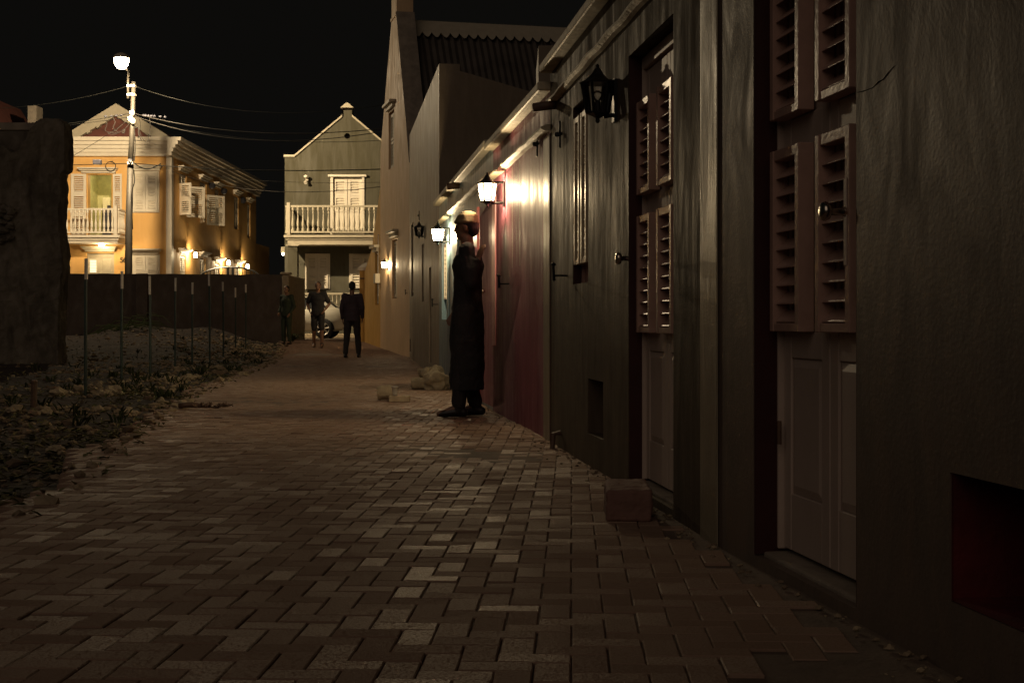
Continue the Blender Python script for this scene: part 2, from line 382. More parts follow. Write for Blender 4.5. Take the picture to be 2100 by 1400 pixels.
# ---------------------------------------------------------------- lanterns
def lantern_mesh(f, s, z, house_d, label, lit, watt=10, h=.31, w=.08, out=.10):
    c = f.p(s, out, z)
    t = thing('wall_lantern', label, 'wall lantern', tuple(f.p(s, 0, z)), 'black iron lanterns on the alley walls')
    a0 = math.atan2(f.n.y, f.n.x)
    mb = MB(); n = 6
    # cap
    mb.lathe([(w * 1.18, h * .22), (w * 1.22, h * .235), (w * .75, h * .30), (w * .42, h * .38), (w * .22, h * .47), (w * .10, h * .5), (w * .14, h * .53), (.004, h * .56)], tuple(c), n, ang=a0)
    mb.build('lantern_cap', M['black'], t)
    mb = MB()
    for k in range(n):
        g = a0 + 2 * math.pi * k / n
        top = c + Vector((math.cos(g) * w * 1.06, math.sin(g) * w * 1.06, h * .22)); bot = c + Vector((math.cos(g) * w * .74, math.sin(g) * w * .74, -h * .26))
        mb.tube([top, bot], .0075, 5)
    mb.lathe([(w * .78, -h * .285), (w * .82, -h * .255), (w * .5, -h * .255)], tuple(c), n, ang=a0)
    mb.lathe([(.006, -h * .44), (w * .16, -h * .41), (w * .14, -h * .36), (w * .34, -h * .33), (w * .78, -h * .285)], tuple(c), n, ang=a0)
    f2 = f
    f2.box(mb, s - .035, s + .035, .001, .018, z - h * .42, z + h * .30)
    mb.tube([f.p(s, .015, z - h * .30), f.p(s, out - w * .4, z - h * .33)], .012, 6)
    mb.tube([f.p(s, .015, z + h * .27), f.p(s, out - w * .6, z + h * .27)], .012, 6)
    mb.build('lantern_frame', M['black'], t)
    mb = MB()
    for k in range(n):
        g, g2 = a0 + 2 * math.pi * k / n, a0 + 2 * math.pi * (k + 1) / n
        q = lambda a, r, zz: c + Vector((math.cos(a) * r, math.sin(a) * r, zz))
        mb.face([q(g, w * .72, -h * .25), q(g2, w * .72, -h * .25), q(g2, w * 1.03, h * .22), q(g, w * 1.03, h * .22)])
    mb.build('lantern_glass', M['emit_lantern'] if lit else M['glass'], t)
    if lit: point('lantern_light', tuple(c), watt, parent=t, r=.035)
    else:
        mb = MB(); mb.lathe([(.016, -h * .25), (.016, -h * .08), (.012, -h * .07)], tuple(c), 10)
        mb.build('bulb_holder', M['black'], t)
        mb = MB(); mb.lathe([(.012, -h * .07), (.018, -h * .04), (.03, h * .03), (.028, h * .07), (.012, h * .105), (.002, h * .11)], tuple(c), 12)
        mb.build('bulb', M['glass'], t, smooth=True)
    return t
# ================================================================ GROUND
def sstep(a, b, x):
    t = min(1, max(0, (x - a) / (b - a))); return t * t * (3 - 2 * t)
def gz(y): return .30 * sstep(32, 45, y)
WP = [(1.36, 1.2), (1.053, 3.45), (.781, 5.36), (.27, 10.0), (-.10, 12.9), (-.62, 17.0), (-1.05, 20.5), (-2.42, 33.6), (-4.3, 41.5), (-4.6, 43.0)]
LP = [(-2.0, -2), (-2.05, 3), (-2.35, 7.0), (-3.1, 11.7), (-3.9, 17.5), (-5.0, 28.8), (-6.9, 43.0), (-7.0, 44.5)]
def lerp_path(P, y):
    if y <= P[0][1]: return P[0][0] + (y - P[0][1]) * (P[1][0] - P[0][0]) / (P[1][1] - P[0][1])
    for a, b in zip(P, P[1:]):
        if y <= b[1]: return a[0] + (b[0] - a[0]) * (y - a[1]) / (b[1] - a[1])
    return P[-1][0]
def soilz(x, y):
    e = lerp_path(LP, y); d = e - x
    z = -.02 + .03 * noise.noise(Vector((x * .8, y * .8, 0))) + .02 * noise.noise(Vector((x * 3, y * 3, 5)))
    if y < 46.5 and d > -0.5:
        z += .05 * sstep(0, 1.2, d) + .42 * sstep(27, 43, y) * sstep(0.1, 2.5, d) + .06 * noise.noise(Vector((x * .5, y * .4, 2))) * sstep(.3, 2, d) + .07 * noise.noise(Vector((x * 2.1, y * 1.6, 9))) * sstep(.6, 2, d)
        for mx, my, mh, mr in ((-11.3, 42.3, .24, 1.0), (-9.0, 42.3, .20, 1.0), (-10.3, 41.9, .14, 1.4)):
            r2 = ((x - mx) ** 2 + (y - my) ** 2) / (mr * mr); z += mh * math.exp(-r2 * 1.4)
    z += gz(y) * (1 - sstep(43, 46, y) * 0) * (1 if d < 0 else max(0, 1 - d / 2.5) * .9)
    return z - .02
mb = MB()
xs = [-400, -120, -50, -30] + [-22 + .25 * i for i in range(100)] + [4, 8, 20, 60, 200, 400]
ys = [-60, -10, 0] + [2 + .22 * i for i in range(190)] + [44.2]
for y in ys:
    for x in xs:
        mb.v.append((x, y, soilz(x, y) if -23 < x < 4 else gz(y) - .02))
nx = len(xs)
for j in range(len(ys) - 1):
    for i in range(nx - 1):
        q = j * nx + i; mb.f.append((q, q + 1, q + 1 + nx, q + nx))
tag(mb.build('ground', M['soil'], smooth=True), kind='structure')
mb = MB(); mb.face([(-900, 44.0, .28), (900, 44.0, .28), (900, 1500, .28), (-900, 1500, .28)])
tag(mb.build('street', M['asphalt']), kind='structure')

# alley paving: every brick modelled (herringbone), one sheet
rnd = random.Random(4)
mb = MB(); tints = []
th = R(2.4); ct, st_ = math.cos(th), math.sin(th); B = .092; J = .004; CHF = .0035
def brick(x0, y0, w, l):
    cx, cy = (x0 + w / 2), (y0 + l / 2)
    X = cx * ct + cy * st_ ; Y = -cx * st_ + cy * ct
    if Y < 1.5 or Y > 44: return
    e0, e1 = lerp_path(LP, Y) + .25 * noise.noise(Vector((Y * .6, 3, 0))), lerp_path(WP, Y) if Y > 3 else 1.6
    if X < e0 or X > e1 + (.05 if Y > 7 else -.10) or (Y < 3.62 + .05 * math.sin(X * 9) and X > .66 + .1 * math.sin(Y * 7)): return
    z = gz(Y); dz = rnd.uniform(-.0022, .0022) + .012 * noise.noise(Vector((X * .7, Y * .5, 0)))
    tx, ty = rnd.gauss(0, .0045), rnd.gauss(0, .0045)
    if rnd.random() < .04: dz -= .004
    fine = Y < 22
    def P(a, b, h):
        return (a * ct + b * st_, -a * st_ + b * ct, z + dz + h + (a - cx) * tx + (b - cy) * ty)
    i = len(mb.v); t = rnd.random()
    a0, a1, b0, b1 = x0 + J / 2, x0 + w - J / 2, y0 + J / 2, y0 + l - J / 2
    if fine:
        a0 += rnd.uniform(-.0012, .0012); a1 += rnd.uniform(-.0012, .0012)
        mb.v.extend([P(a0, b0, -.03), P(a1, b0, -.03), P(a1, b1, -.03), P(a0, b1, -.03), P(a0, b0, -CHF), P(a1, b0, -CHF), P(a1, b1, -CHF), P(a0, b1, -CHF),
                 P(a0 + CHF, b0 + CHF, 0), P(a1 - CHF, b0 + CHF, 0), P(a1 - CHF, b1 - CHF, 0), P(a0 + CHF, b1 - CHF, 0)])
        for q in ((0, 1, 5, 4), (1, 2, 6, 5), (2, 3, 7, 6), (3, 0, 4, 7), (4, 5, 9, 8), (5, 6, 10, 9), (6, 7, 11, 10), (7, 4, 8, 11), (8, 9, 10, 11)):
            mb.f.append(tuple(i + k for k in q)); tints.append(t)
    else:
        mb.v.extend([P(a0, b0, -.02), P(a1, b0, -.02), P(a1, b1, -.02), P(a0, b1, -.02), P(a0 + .002, b0 + .002, 0), P(a1 - .002, b0 + .002, 0), P(a1 - .002, b1 - .002, 0), P(a0 + .002, b1 - .002, 0)])
        for q in ((0, 1, 5, 4), (1, 2, 6, 5), (2, 3, 7, 6), (3, 0, 4, 7), (4, 5, 6, 7)):
            mb.f.append(tuple(i + k for k in q)); tints.append(t)
for j in range(10, 490):
    for i in range(-104, 24):
        k = (i - j) % 4
        if k == 0: brick(i * B, j * B, 2 * B, B)
        elif k == 3: brick(i * B, j * B, B, 2 * B)
mb.tint = tints
tag(mb.build('alley_paving', M['brick']), kind='structure')
# bedding sand under the bricks and a verge between bricks and wall foot
mb = MB()
yy = [1.0 + .5 * k for k in range(87)]
for y in yy:
    a, b = lerp_path(LP, y) + .3, lerp_path(WP, y) + .5 if y > 3 else 2.2
    mb.v += [(a, y, gz(y) - .007), (b, y, gz(y) - .007)]
for k in range(len(yy) - 1): mb.f.append((2 * k, 2 * k + 1, 2 * k + 3, 2 * k + 2))
M['sand'] = simple('joint_sand', (.14, .10, .072), .95, 0, .004, 60, .3)
tag(mb.build('path', M['sand']), kind='structure')

# ================================================================ THE ROW ON THE RIGHT
def house_body(f, s0, s1, z, house, back=4.5, mat=None, dz=0.0, d0=-.28):
    """flat roof and the other three walls behind the street facade"""
    mb = MB(); f.box(mb, s0, s1, -back, d0, z - .12, z - .02); mb.build('roof', M['cement'], house)
    mb = MB(); f.box(mb, s0, s0 + .2, -back, d0, -.05, z - .13); f.box(mb, s1 - .2, s1, -back, d0, -.05, z - .13)
    f.box(mb, s0 + .2, s1 - .2, -back, -back + .2, -.05, z - .13); mb.build('rear_wall', mat or M['cement'], house)

# ---- house 1: dark umber, nearest
f1 = Fr((1.36 - .02, 1.2), (.781, 5.36))
f1 = Fr((1.053 + (1.053 - .781) / 1.91 * 2.25, 1.2), (.781, 5.36))
sN, sF = 0.0, f1.L
h1 = thing('row_house', 'dark umber house nearest the camera with a louvred taupe door and a low vent opening', 'house', tuple(f1.p(0, 0, 0)))
D1 = -.10
d_s0, d_s1 = f1.s(1757), f1.s(1545)
z_door_b = f1.z(1755, 1243, D1) + .0
zs1 = (f1.z(1658, 681, D1 + .05), f1.z(1658, 285, D1 + .05), f1.z(1658, 217, D1 + .05), 2.02)
vz0, vz1 = f1.z(1948, 1232), f1.z(1948, 968)
vs1 = f1.s(1948); vs0 = vs1 - .42
print('near door', d_s0, d_s1, z_door_b, zs1, 'vent', vs0, vs1, vz0, vz1)
wall(f1, [(sN, -.1), (sF, -.1), (sF, 2.62), (sN, 2.62)], [rect(d_s0, d_s1, .03, 2.16), rect(vs0, vs1, vz0, vz1)], .28, 'wall', M['near'], h1)
house_body(f1, sN, sF, 2.6, h1)
mb = MB(); f1.box(mb, d_s1 - .012, d_s1 - .002, D1 - .05, -.003, .035, 2.15); f1.box(mb, d_s0 + .002, d_s0 + .012, D1 - .05, -.003, .035, 2.15); mb.build('door_reveal', M['dkred'], h1)
dr = louvre_door(f1, d_s0 + .013, d_s1 - .013, .055, 2.14, h1, D1, zs1, M['doorgrey'], M['pinkpaint'], fw=.042)
mb = MB(); ks, kz = f1.at(1738, 434, D1 + .05); mb.build  # knob and its long plate
f1.box(mb, ks - .012, ks + .012, D1 + .052, D1 + .058, kz - .16, kz + .10); mb.build('handle_plate', M['doorgrey'], dr, bevel=.002)
knob(f1, ks, kz, D1 + .05, dr, .03, .085)
mb = MB(); mb.tube([f1.p(d_s1 - .07, D1 + .03, .42), f1.p(d_s1 - .07, D1 + .03, .50)], .008, 8); mb.build('hinge', M['pipe'], dr)
mb = MB(); f1.box(mb, vs0 + .002, vs0 + .012, -.3, -.004, vz0 + .002, vz1 - .002); f1.box(mb, vs1 - .012, vs1 - .002, -.3, -.004, vz0 + .002, vz1 - .002); f1.box(mb, vs0 + .013, vs1 - .013, -.3, -.004, vz0 + .002, vz0 + .010)
mb.build('vent_reveal', M['ventred'], h1)
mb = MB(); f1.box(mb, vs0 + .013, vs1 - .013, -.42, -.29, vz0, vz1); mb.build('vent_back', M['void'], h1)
ledge(f1, sN, sF - .001, 2.36, M['near'], h1, .05, .035, 'cornice', 3)
mb = MB(); f1.box(mb, sN, sF, -.34, .035, 2.625, 2.70); mb.build('coping', M['coping'], h1, bevel=.012)
mb = MB(); f1.box(mb, d_s0 + .02, d_s1 - .02, -.279, -.03, -.05, .046); mb.build('door_step', M['cement'], h1, bevel=.008)
# hairline cracks as thin raised mortar lines
mb = MB()
for pts in (((1757, 190), (1772, 187), (1790, 180), (1802, 168), (1812, 163), (1822, 149), (1835, 135)),):
    q = [f1.at(*p_) for p_ in pts]; mb.tube([f1.p(a, .0005, b) for a, b in q], [.001, .0016, .001, .002, .0012, .0014, .0005], 4)
mb.build('plaster_crack', M['void'], h1)

# ---- house 2: grey-brown
f2 = Fr((.781, 5.36), (.27, 10.0))
h2 = thing('row_house', 'grey-brown house with an unlit iron lantern between its tall window and louvred door', 'house', tuple(f2.p(0, 0, 0)))
D2 = -.085
e0, e1 = f2.s(1381), f2.s(1289)
zt2 = f2.z(1380, 28); zt2 = min(2.25, max(2.0, zt2))
zs2 = (f2.z(1340, 683, D2 + .05), f2.z(1340, 432, D2 + .05), f2.z(1340, 386, D2 + .05), 1.93)
w0, w1 = f2.s(1206), f2.s(1175); wz0, wz1 = f2.z(1206, 578), f2.z(1206, 192)
v0, v1 = f2.s(1237), f2.s(1206); vzb, vzt = f2.z(1237, 902), f2.z(1237, 783)
print('door2', e0, e1, zt2, zs2, 'win', w0, w1, wz0, wz1, 'vent', v0, v1, vzb, vzt)
wall(f2, [(0, -.1), (f2.L, -.1), (f2.L, 2.58), (0, 2.58)], [rect(e0, e1, .03, zt2), rect(w0, w1, wz0, wz1), rect(v0, v1, vzb, vzt)], .28, 'wall', M['brown'], h2)
house_body(f2, 0.01, f2.L - .005, 2.56, h2)
mb = MB(); f2.box(mb, e1 - .012, e1 - .002, D2 - .05, -.003, .035, zt2 - .003); mb.build('door_reveal', M['dkred'], h2); mb = MB(); f2.box(mb, w1 - .010, w1 - .002, -.07, -.003, wz0 + .003, wz1 - .003); mb.build('window_reveal', M['dkred'], h2)
dr = louvre_door(f2, e0 + .013, e1 - .013, .055, zt2 - .01, h2, D2, zs2, M['doorgrey'], M['pinkpaint'])
ks, kz = f2.at(1302, 530, D2 + .05); knob(f2, ks, kz, D2 + .06, dr)
mb = MB(); f2.box(mb, e0 + .02, e1 - .02, -.279, -.03, -.05, .046); mb.build('door_step', M['cement'], h2, bevel=.008)
def tall_window(f, a, b, z0, z1, house, d, lmat, wood, zl0, zl1, n=1):
    if a > b: a, b = b, a
    mb = MB(); f.box(mb, a + .012, b - .012, d - .03, d, z0 + .004, z1 - .004)
    f.box(mb, a + .012, a + .05, d, d + .02, z0 + .004, z1 - .004); f.box(mb, b - .05, b - .012, d, d + .02, z0 + .004, z1 - .004); f.box(mb, a + .051, b - .051, d, d + .018, z1 - .05, z1 - .004)
    w = mb.build('window', wood, house, bevel=.002, segs=1)
    g = (b - a - .05) / n
    for k in range(n): louvre(f, a + .025 + g * (k + .25), a + .025 + g * (k + 1) - .004, zl0, zl1, d + .022, lmat, w, fw=.034)
    return w
tall_window(f2, w0, w1, wz0, wz1, h2, -.072, M['doorcream'], M['pinkpaint'], f2.z(1190, 545, -.06), f2.z(1190, 250, -.06), 2)
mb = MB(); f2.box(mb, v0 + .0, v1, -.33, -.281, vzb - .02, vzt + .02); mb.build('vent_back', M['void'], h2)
ledge(f2, .002, f2.L - .02, 2.36, M['coping'], h2, .05, .028, 'cornice', 7)
mb = MB(); f2.box(mb, .002, f2.L - .004, -.32, .08, 2.585, 2.645); mb.build('coping', M['coping'], h2, bevel=.012)
mb = MB(); a_, b_ = f2.s(1470), f2.s(1440); f2.box(mb, .003, b_, .002, .009, -.05, 2.33); mb.build('pilaster', M['strip'], h2, bevel=.004)
wall_anchor(f2, *f2.at(1152, 276), h2); shutter_stay(f2, *f2.at(1163, 565), h2)
mb = MB(); s_, z_ = f2.at(1140, 222); mb.tube([f2.p(s_, -.03, z_ + .03), f2.p(s_, .16, z_ - .0)], .032, 10); mb.build('rain_spout', M['pipe'], h2, smooth=True)
mb = MB(); s_, z_ = f2.at(1150, 905); mb.tube([f2.p(s_, .0, z_ + .06), f2.p(s_, .05, z_ + .05), f2.p(s_ - .01, .06, -.02)], .018, 8); mb.build('drain_pipe', M['pipe'], h2)

# ---- house 3: purple with red and pink trims
f3 = Fr((.27, 10.0), (-.10, 12.9)); f3L = f3.L + .62
f3 = Fr((.27, 10.0), tuple((Vector((.27, 10.0, 0)) + f3.u * f3L)[:2]))
h3 = thing('row_house', 'purple house with red door jamb, pale louvred door and narrow window beside the brightest lantern', 'house', tuple(f3.p(0, 0, 0)))
a0, a1 = f3.s(1011), f3.s(984)
zt3 = 1.93
b0, b1 = f3.s(1070), f3.s(1049); bz0, bz1 = f3.z(1070, 590), f3.z(1070, 318)
c0, c1 = f3.s(1037), f3.s(1025); cz0, cz1 = f3.z(1031, 820), f3.z(1031, 742)
print('door3', a0, a1, 'len', f3.L, 'win', b0, b1, bz0, bz1, 'vent', c0, c1, cz0, cz1)
wall(f3, [(0, -.1), (f3.L, -.1), (f3.L, 2.46), (0, 2.46)], [rect(a0, a1, .03, zt3), rect(b0, b1, bz0, bz1), rect(c0, c1, cz0, cz1)], .28, 'wall', M['purple'], h3)
house_body(f3, 0.01, f3.L - .005, 2.44, h3)
mb = MB(); f3.box(mb, a1 - .014, a1 - .002, -.12, -.003, .035, zt3 - .003); f3.box(mb, a1 + .003, a1 + .075, .002, .03, -.02, zt3 + .1); mb.build('door_jamb', M['red'], h3, bevel=.002)
mb = MB(); f3.box(mb, a0 - .28, a0 - .003, .002, .012, .62, zt3 + .1); mb.build('door_surround', M['pinkwall'], h3)
zs3 = (f3.z(1000, 673, -.05), f3.z(1000, 560, -.05), f3.z(1000, 545, -.05), 1.85)
dr = louvre_door(f3, a0 + .013, a1 - .016, .055, zt3 - .01, h3, -.10, zs3, M['doorcream'], M['doorcream'])
ks, kz = f3.at(1005, 597, -.05); knob(f3, ks, kz, -.05, dr)
tall_window(f3, b0, b1, bz0, bz1, h3, -.072, M['doorcream'], M['red'], f3.z(1060, 553, -.08), f3.z(1060, 350, -.08), 2)
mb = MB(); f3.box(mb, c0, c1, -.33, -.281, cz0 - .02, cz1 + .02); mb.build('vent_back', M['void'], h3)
mb = MB(); f3.box(mb, c0 + .0, c0 + .0, 0, 0, 0, 0)
ledge(f3, .0, f3.L, 2.20, M['coping'], h3, .07, .03, 'cornice', 11)
mb = MB(); f3.box(mb, .0, f3.L, -.32, .09, 2.465, 2.53); mb.build('coping', M['coping'], h3, bevel=.014)
mb = MB(); f3.box(mb, .003, f3.s(1116), .002, .007, -.05, 2.16); mb.build('pilaster', M['strip'], h3, bevel=.004)
wall_anchor(f3, *f3.at(1105, 296), h3); shutter_stay(f3, *f3.at(1044, 582), h3)
mb = MB(); mb.box(.26, .82, 14, 15.4, 2.2, 3.56); ch_ = mb.build('chimney', M['olive'], h3, bevel=.01)

# ---- house 4: blue
f4a = f3.p(f3.L, 0, 0); f4 = Fr((f4a.x, f4a.y), (-1.05, 20.5))
h4 = thing('row_house', 'blue house with dark door behind the standing figure, lit lantern at its far end', 'house', tuple(f4.p(0, 0, 0)))
g0, g1 = f4.s(953), f4.s(937)
k0, k1 = f4.s(918), f4.s(906)
kz0, kz1 = f4.z(912, 655), f4.z(912, 470)
print('house4 len', f4.L, 'door', g0, g1, 'win', k0, k1, kz0, kz1)
kz1 = min(kz1, 1.98)
wall(f4, [(0, -.1), (f4.L, -.1), (f4.L, 2.50), (0, 2.50)], [rect(g0, g1, .03, 1.98), rect(k0, k1, kz0, kz1)], .28, 'wall', M['blue'], h4)
house_body(f4, 0.01, f4.L - .005, 2.48, h4)
dr = louvre_door(f4, g0 + .013, g1 - .013, .055, 1.96, h4, -.08, (.78, 1.28, 1.34, 1.88), M['doorgrey'], M['doorcream'])
ks, kz = f4.at(934, 603, -.03); knob(f4, (g0 + g1) / 2 + .08, kz, -.04, dr)
tall_window(f4, k0, k1, kz0, kz1, h4, -.10, M['white'], M['bluepaint'], kz0 + .28, kz1 - .06, 2)
mb = MB(); f4.box(mb, k0 - .3, k0 - .003, .002, .014, kz0, kz1); mb.build('window_surround', M['bluepaint'], h4)
mb = MB(); f4.box(mb, f4.s(960), f4.s(955), .002, .02, .03, .5); mb.build('meter_flap', M['cement'], h4)
ledge(f4, .0, f4.L, 2.24, M['coping'], h4, .07, .03, 'cornice', 17)
mb = MB(); f4.box(mb, .004, f4.L, -.32, .09, 2.505, 2.57); mb.build('coping', M['coping'], h4, bevel=.014)
shutter_stay(f4, *f4.at(899, 624), h4)
s_, z_ = f4.at(942, 380); mb = MB(); mb.tube([f4.p(s_, -.03, z_), f4.p(s_, .15, z_ - .02)], .04, 10); mb.build('rain_spout', M['pipe'], h4, smooth=True)

# ---- tall grey building behind the row
f5 = Fr((-1.05, 20.5), (-2.42, 33.6))
h5 = thing('tall_house', 'tall windowed grey-olive building with sloping top between the blue house and the gabled house', 'house', tuple(f5.p(0, 0, 0)))
def opn(f, x0, x1, yb, yt): return rect(f.s(x1), f.s(x0), f.z((x0 + x1) / 2, yb), f.z((x0 + x1) / 2, yt))
o51, o52, o53, o54 = opn(f5, 843.5, 848, 607, 458), opn(f5, 865, 869, 618, 500), opn(f5, 879.5, 884, 745, 548), opn(f5, 840, 842.5, 722, 695)
wall(f5, [(0, -.1), (f5.L, -.1), (f5.L, 5.25), (0, 4.56)], [o51, o52, o53, o54], .3, 'wall', M['olive'], h5)
mb = MB()
# side wall facing the camera with roof falling to the back
q = [f5.p(.0, -.3, -.1), f5.p(.3, -.3, -.1)]
P_ = f5.p
mb.hexa([P_(.0, -6, -.1), P_(.3, -6, -.1), P_(.3, -.301, -.1), P_(.0, -.301, -.1), P_(.0, -6, 2.9), P_(.3, -6, 2.9), P_(.3, -.301, 4.46), P_(.0, -.301, 4.46)])
mb.build('side_wall', M['olive'], h5)
mb = MB(); mb.hexa([P_(.3, -6, 2.78), P_(f5.L, -6, 3.4), P_(f5.L, -.301, 5.1), P_(.3, -.301, 4.34), P_(.3, -6, 2.86), P_(f5.L, -6, 3.48), P_(f5.L, -.301, 5.18), P_(.3, -.301, 4.42)]); mb.build('roof', M['corr'], h5)
for o_, nm, mt in ((o51, 'window', 'doorcream'), (o52, 'window', 'doorcream'), (o53, 'door', 'doorgrey')):
    s_0, s_1 = o_[0][0], o_[1][0]; zb, zt = o_[0][1], o_[2][1]
    if nm == 'window': tall_window(f5, s_0, s_1, zb, zt, h5, -.10, M['doorcream'], M['doorgrey'], zb + .1, zt - .05, 2)
    else: louvre_door(f5, s_0, s_1, zb, zt, h5, -.10, (zb + .7, zb + 1.2, zb + 1.26, zt - .1), M['doorgrey'], M['doorcream'])
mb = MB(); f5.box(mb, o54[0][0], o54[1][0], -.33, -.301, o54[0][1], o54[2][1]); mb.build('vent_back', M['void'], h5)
shutter_stay(f5, *f5.at(839, 601), h5); wall_anchor(f5, *f5.at(861, 442), h5)

# ---- gabled cream house + yellow yard wing
f6 = Fr((-2.42, 33.6), (-4.3, 41.5))
h6 = thing('gabled_house', 'cream and ochre house with steep gable end and corrugated roof under a scalloped ridge', 'house', tuple(f6.p(0, 0, 0)))
sg = f6.s(780); print('gable width', sg, 'L6', f6.L)
sm = sg * .5; zap = 9.55
zsh = f6.z(845, 330)
outer = [(0, 0), (sg, 0), (sg, f6.z(780, 385)), (sg, 5.4), (sm + .42, zap - 1.0), (sm + .42, zap), (sm - .42, zap), (sm - .42, zap - 1.0), (.45, zsh + 1.0), (0, zsh)]
o61, o62 = opn(f6, 804, 814, 612, 490), opn(f6, 797, 808, 345, 228)
wall(f6, outer, [o61, o62], .42, 'wall', M['cream'], h6)
mb = MB(); f6.box(mb, sm - .47, sm + .47, -.46, .04, zap + .001, zap + .12); f6.box(mb, sm - .45, sm + .45, .001, .03, zap - 1.05, zap - .97); mb.build('gable_cap', M['cream'], h6, bevel=.02)
def raised_coping(f, pts, th0, th1, up, name, mat, parent):
    mb = MB()
    for (s_a, z_a), (s_b, z_b) in zip(pts, pts[1:]):
        mb.hexa([f.p(s_a, th0, z_a + .002), f.p(s_b, th0, z_b + .002), f.p(s_b, th1, z_b + .002), f.p(s_a, th1, z_a + .002), f.p(s_a, th0, z_a + up), f.p(s_b, th0, z_b + up), f.p(s_b, th1, z_b + up), f.p(s_a, th1, z_a + up)])
    return mb.build(name, mat, parent)
raised_coping(f6, [(sm - .43, zap - 1.0), (.45, zsh + 1.0), (-.0, zsh)], -.45, .015, .05, 'gable_coping', M['cement'], h6)
# corrugated roof: near slope as a ribbed sheet, ridge with scalloped edging
mb = MB(); zr = 8.42; nrib = 150; Lr = 6.2
for k in range(nrib + 1):
    d = -.43 - Lr * k / nrib; w = .025 * math.sin(k * math.pi / 2)
    mb.v += [tuple(f6.p(sm, d, zr + w)), tuple(f6.p(-.25, d, 4.7 + w)), tuple(f6.p(sg + .2, d, 4.7 + w))]
for k in range(nrib): q = 3 * k; mb.f += [(q, q + 1, q + 4, q + 3), (q, q + 3, q + 5, q + 2)]
mb.build('roof', M['corr'], h6)
mb = MB(); nsc = 26; pts = []
for k in range(nsc):
    d0, d1 = -.43 - Lr * k / nsc, -.43 - Lr * (k + 1) / nsc; sb = sm - .26; zb = zr - .30
    top = [f6.p(sm, d0, zr + .07), f6.p(sm, d1, zr + .07)]
    arc = [f6.p(sb - .06 - .10 * math.sin(math.pi * t / 6), d0 + (d1 - d0) * t / 6, zb + .02 - .14 * math.sin(math.pi * t / 6)) for t in range(7)]
    mb.face([top[0]] + arc + [top[1]])
    mb.face([top[0] + Vector((0, 0, .01)), top[1] + Vector((0, 0, .01)), f6.p(sm + .3, d1, zr - .2), f6.p(sm + .3, d0, zr - .2)])
mb.build('ridge_cap', M['offwhite'], h6)
mb = MB(); f6.box(mb, 0, .25, -6.6, -.421, -.1, 4.6); f6.box(mb, sg - .25, sg, -6.6, -.421, -.1, 4.6); f6.box(mb, .25, sg - .25, -6.6, -6.4, -.1, 4.6); mb.build('rear_wall', M['olive'], h6)
mb = MB(); mb.hexa([f6.p(.03, -.45, 4.61), f6.p(sg - .03, -.45, 4.61), f6.p(sg - .03, -6.5, 4.61), f6.p(.03, -6.5, 4.61), f6.p(sm - .1, -.45, zr - .12), f6.p(sm + .1, -.45, zr - .12), f6.p(sm + .1, -6.5, zr - .12), f6.p(sm - .1, -6.5, zr - .12)]); mb.build('loft_wall', M['cement'], h6)
def shuttered_window(f, o_, house, wood, lm, d=-.1, n=2, header=True, hmat='offwhite', rows=2):
    s0, s1, z0, z1 = o_[0][0], o_[1][0], o_[0][1], o_[2][1]
    mb = MB(); f.box(mb, s0 + .001, s1 - .001, d - .06, d, z0 + .001, z1 - .001)
    w = mb.build('window', wood, house)
    g = (s1 - s0 - .06) / n; hh = (z1 - z0 - .06) / rows
    for k in range(n):
        for r_ in range(rows): louvre(f, s0 + .03 + g * k, s0 + .03 + g * (k + 1) - .01, z0 + .03 + hh * r_, z0 + .03 + hh * (r_ + 1) - .02, d + .001, lm, w, fw=.07, pitch=.075, bev=0)
    if header:
        mb = MB(); f.box(mb, s0 - .1, s1 + .1, .001, .07, z1 + .05, z1 + .15); f.box(mb, s0 - .16, s1 + .16, .001, .15, z1 + .151, z1 + .22); mb.build('window_hood', M[hmat], w)
    return w
shuttered_window(f6, o61, h6, M['doorgrey'], M['offwhite']); shuttered_window(f6, o62, h6, M['doorgrey'], M['offwhite'])
h7 = thing('yard_wing', 'low yellow wing with sloping top and electric box at the far alley end', 'outbuilding', tuple(f6.p(sg, 0, 0)))
so_ = f6.s(772.5); o71 = opn(f6, 769.5, 776.5, 625, 520)
pA, pB = f6.s(766), f6.L
wall(f6, [(sg + .003, 0), (pB, 0), (pB, f6.z(752, 556)), (pA + .3, f6.z(760, 510)), (pA, f6.z(766, 482)), (sg + .003, 4.45)], [o71], .3, 'wall', M['yellow'], h7)
shuttered_window(f6, o71, h7, M['doorgrey'], M['offwhite'])
mb = MB(); f6.box(mb, pB - .001, pB + .001, -4, -.301, 0, 3.0); f6.box(mb, sg + .05, pB, -4, -3.8, 0, 3.2); mb.build('rear_wall', M['yellow'], h7)
mb = MB(); a_, z_ = f6.at(778, 571); f6.box(mb, a_ - .18, a_ + .18, .002, .14, z_ - .13, z_ + .13); mb.build('electric_box', M['offwhite'], h7, bevel=.01)
mb = MB(); mb.tube([f6.p(a_, .03, z_ + .13), f6.p(a_, .03, z_ + 1.2)], .02, 6); mb.tube([f6.p(a_ - .1, .03, z_ - .13), f6.p(a_ - .1, .03, z_ - .5)], .015, 6); mb.build('conduit', M['cement'], h7)
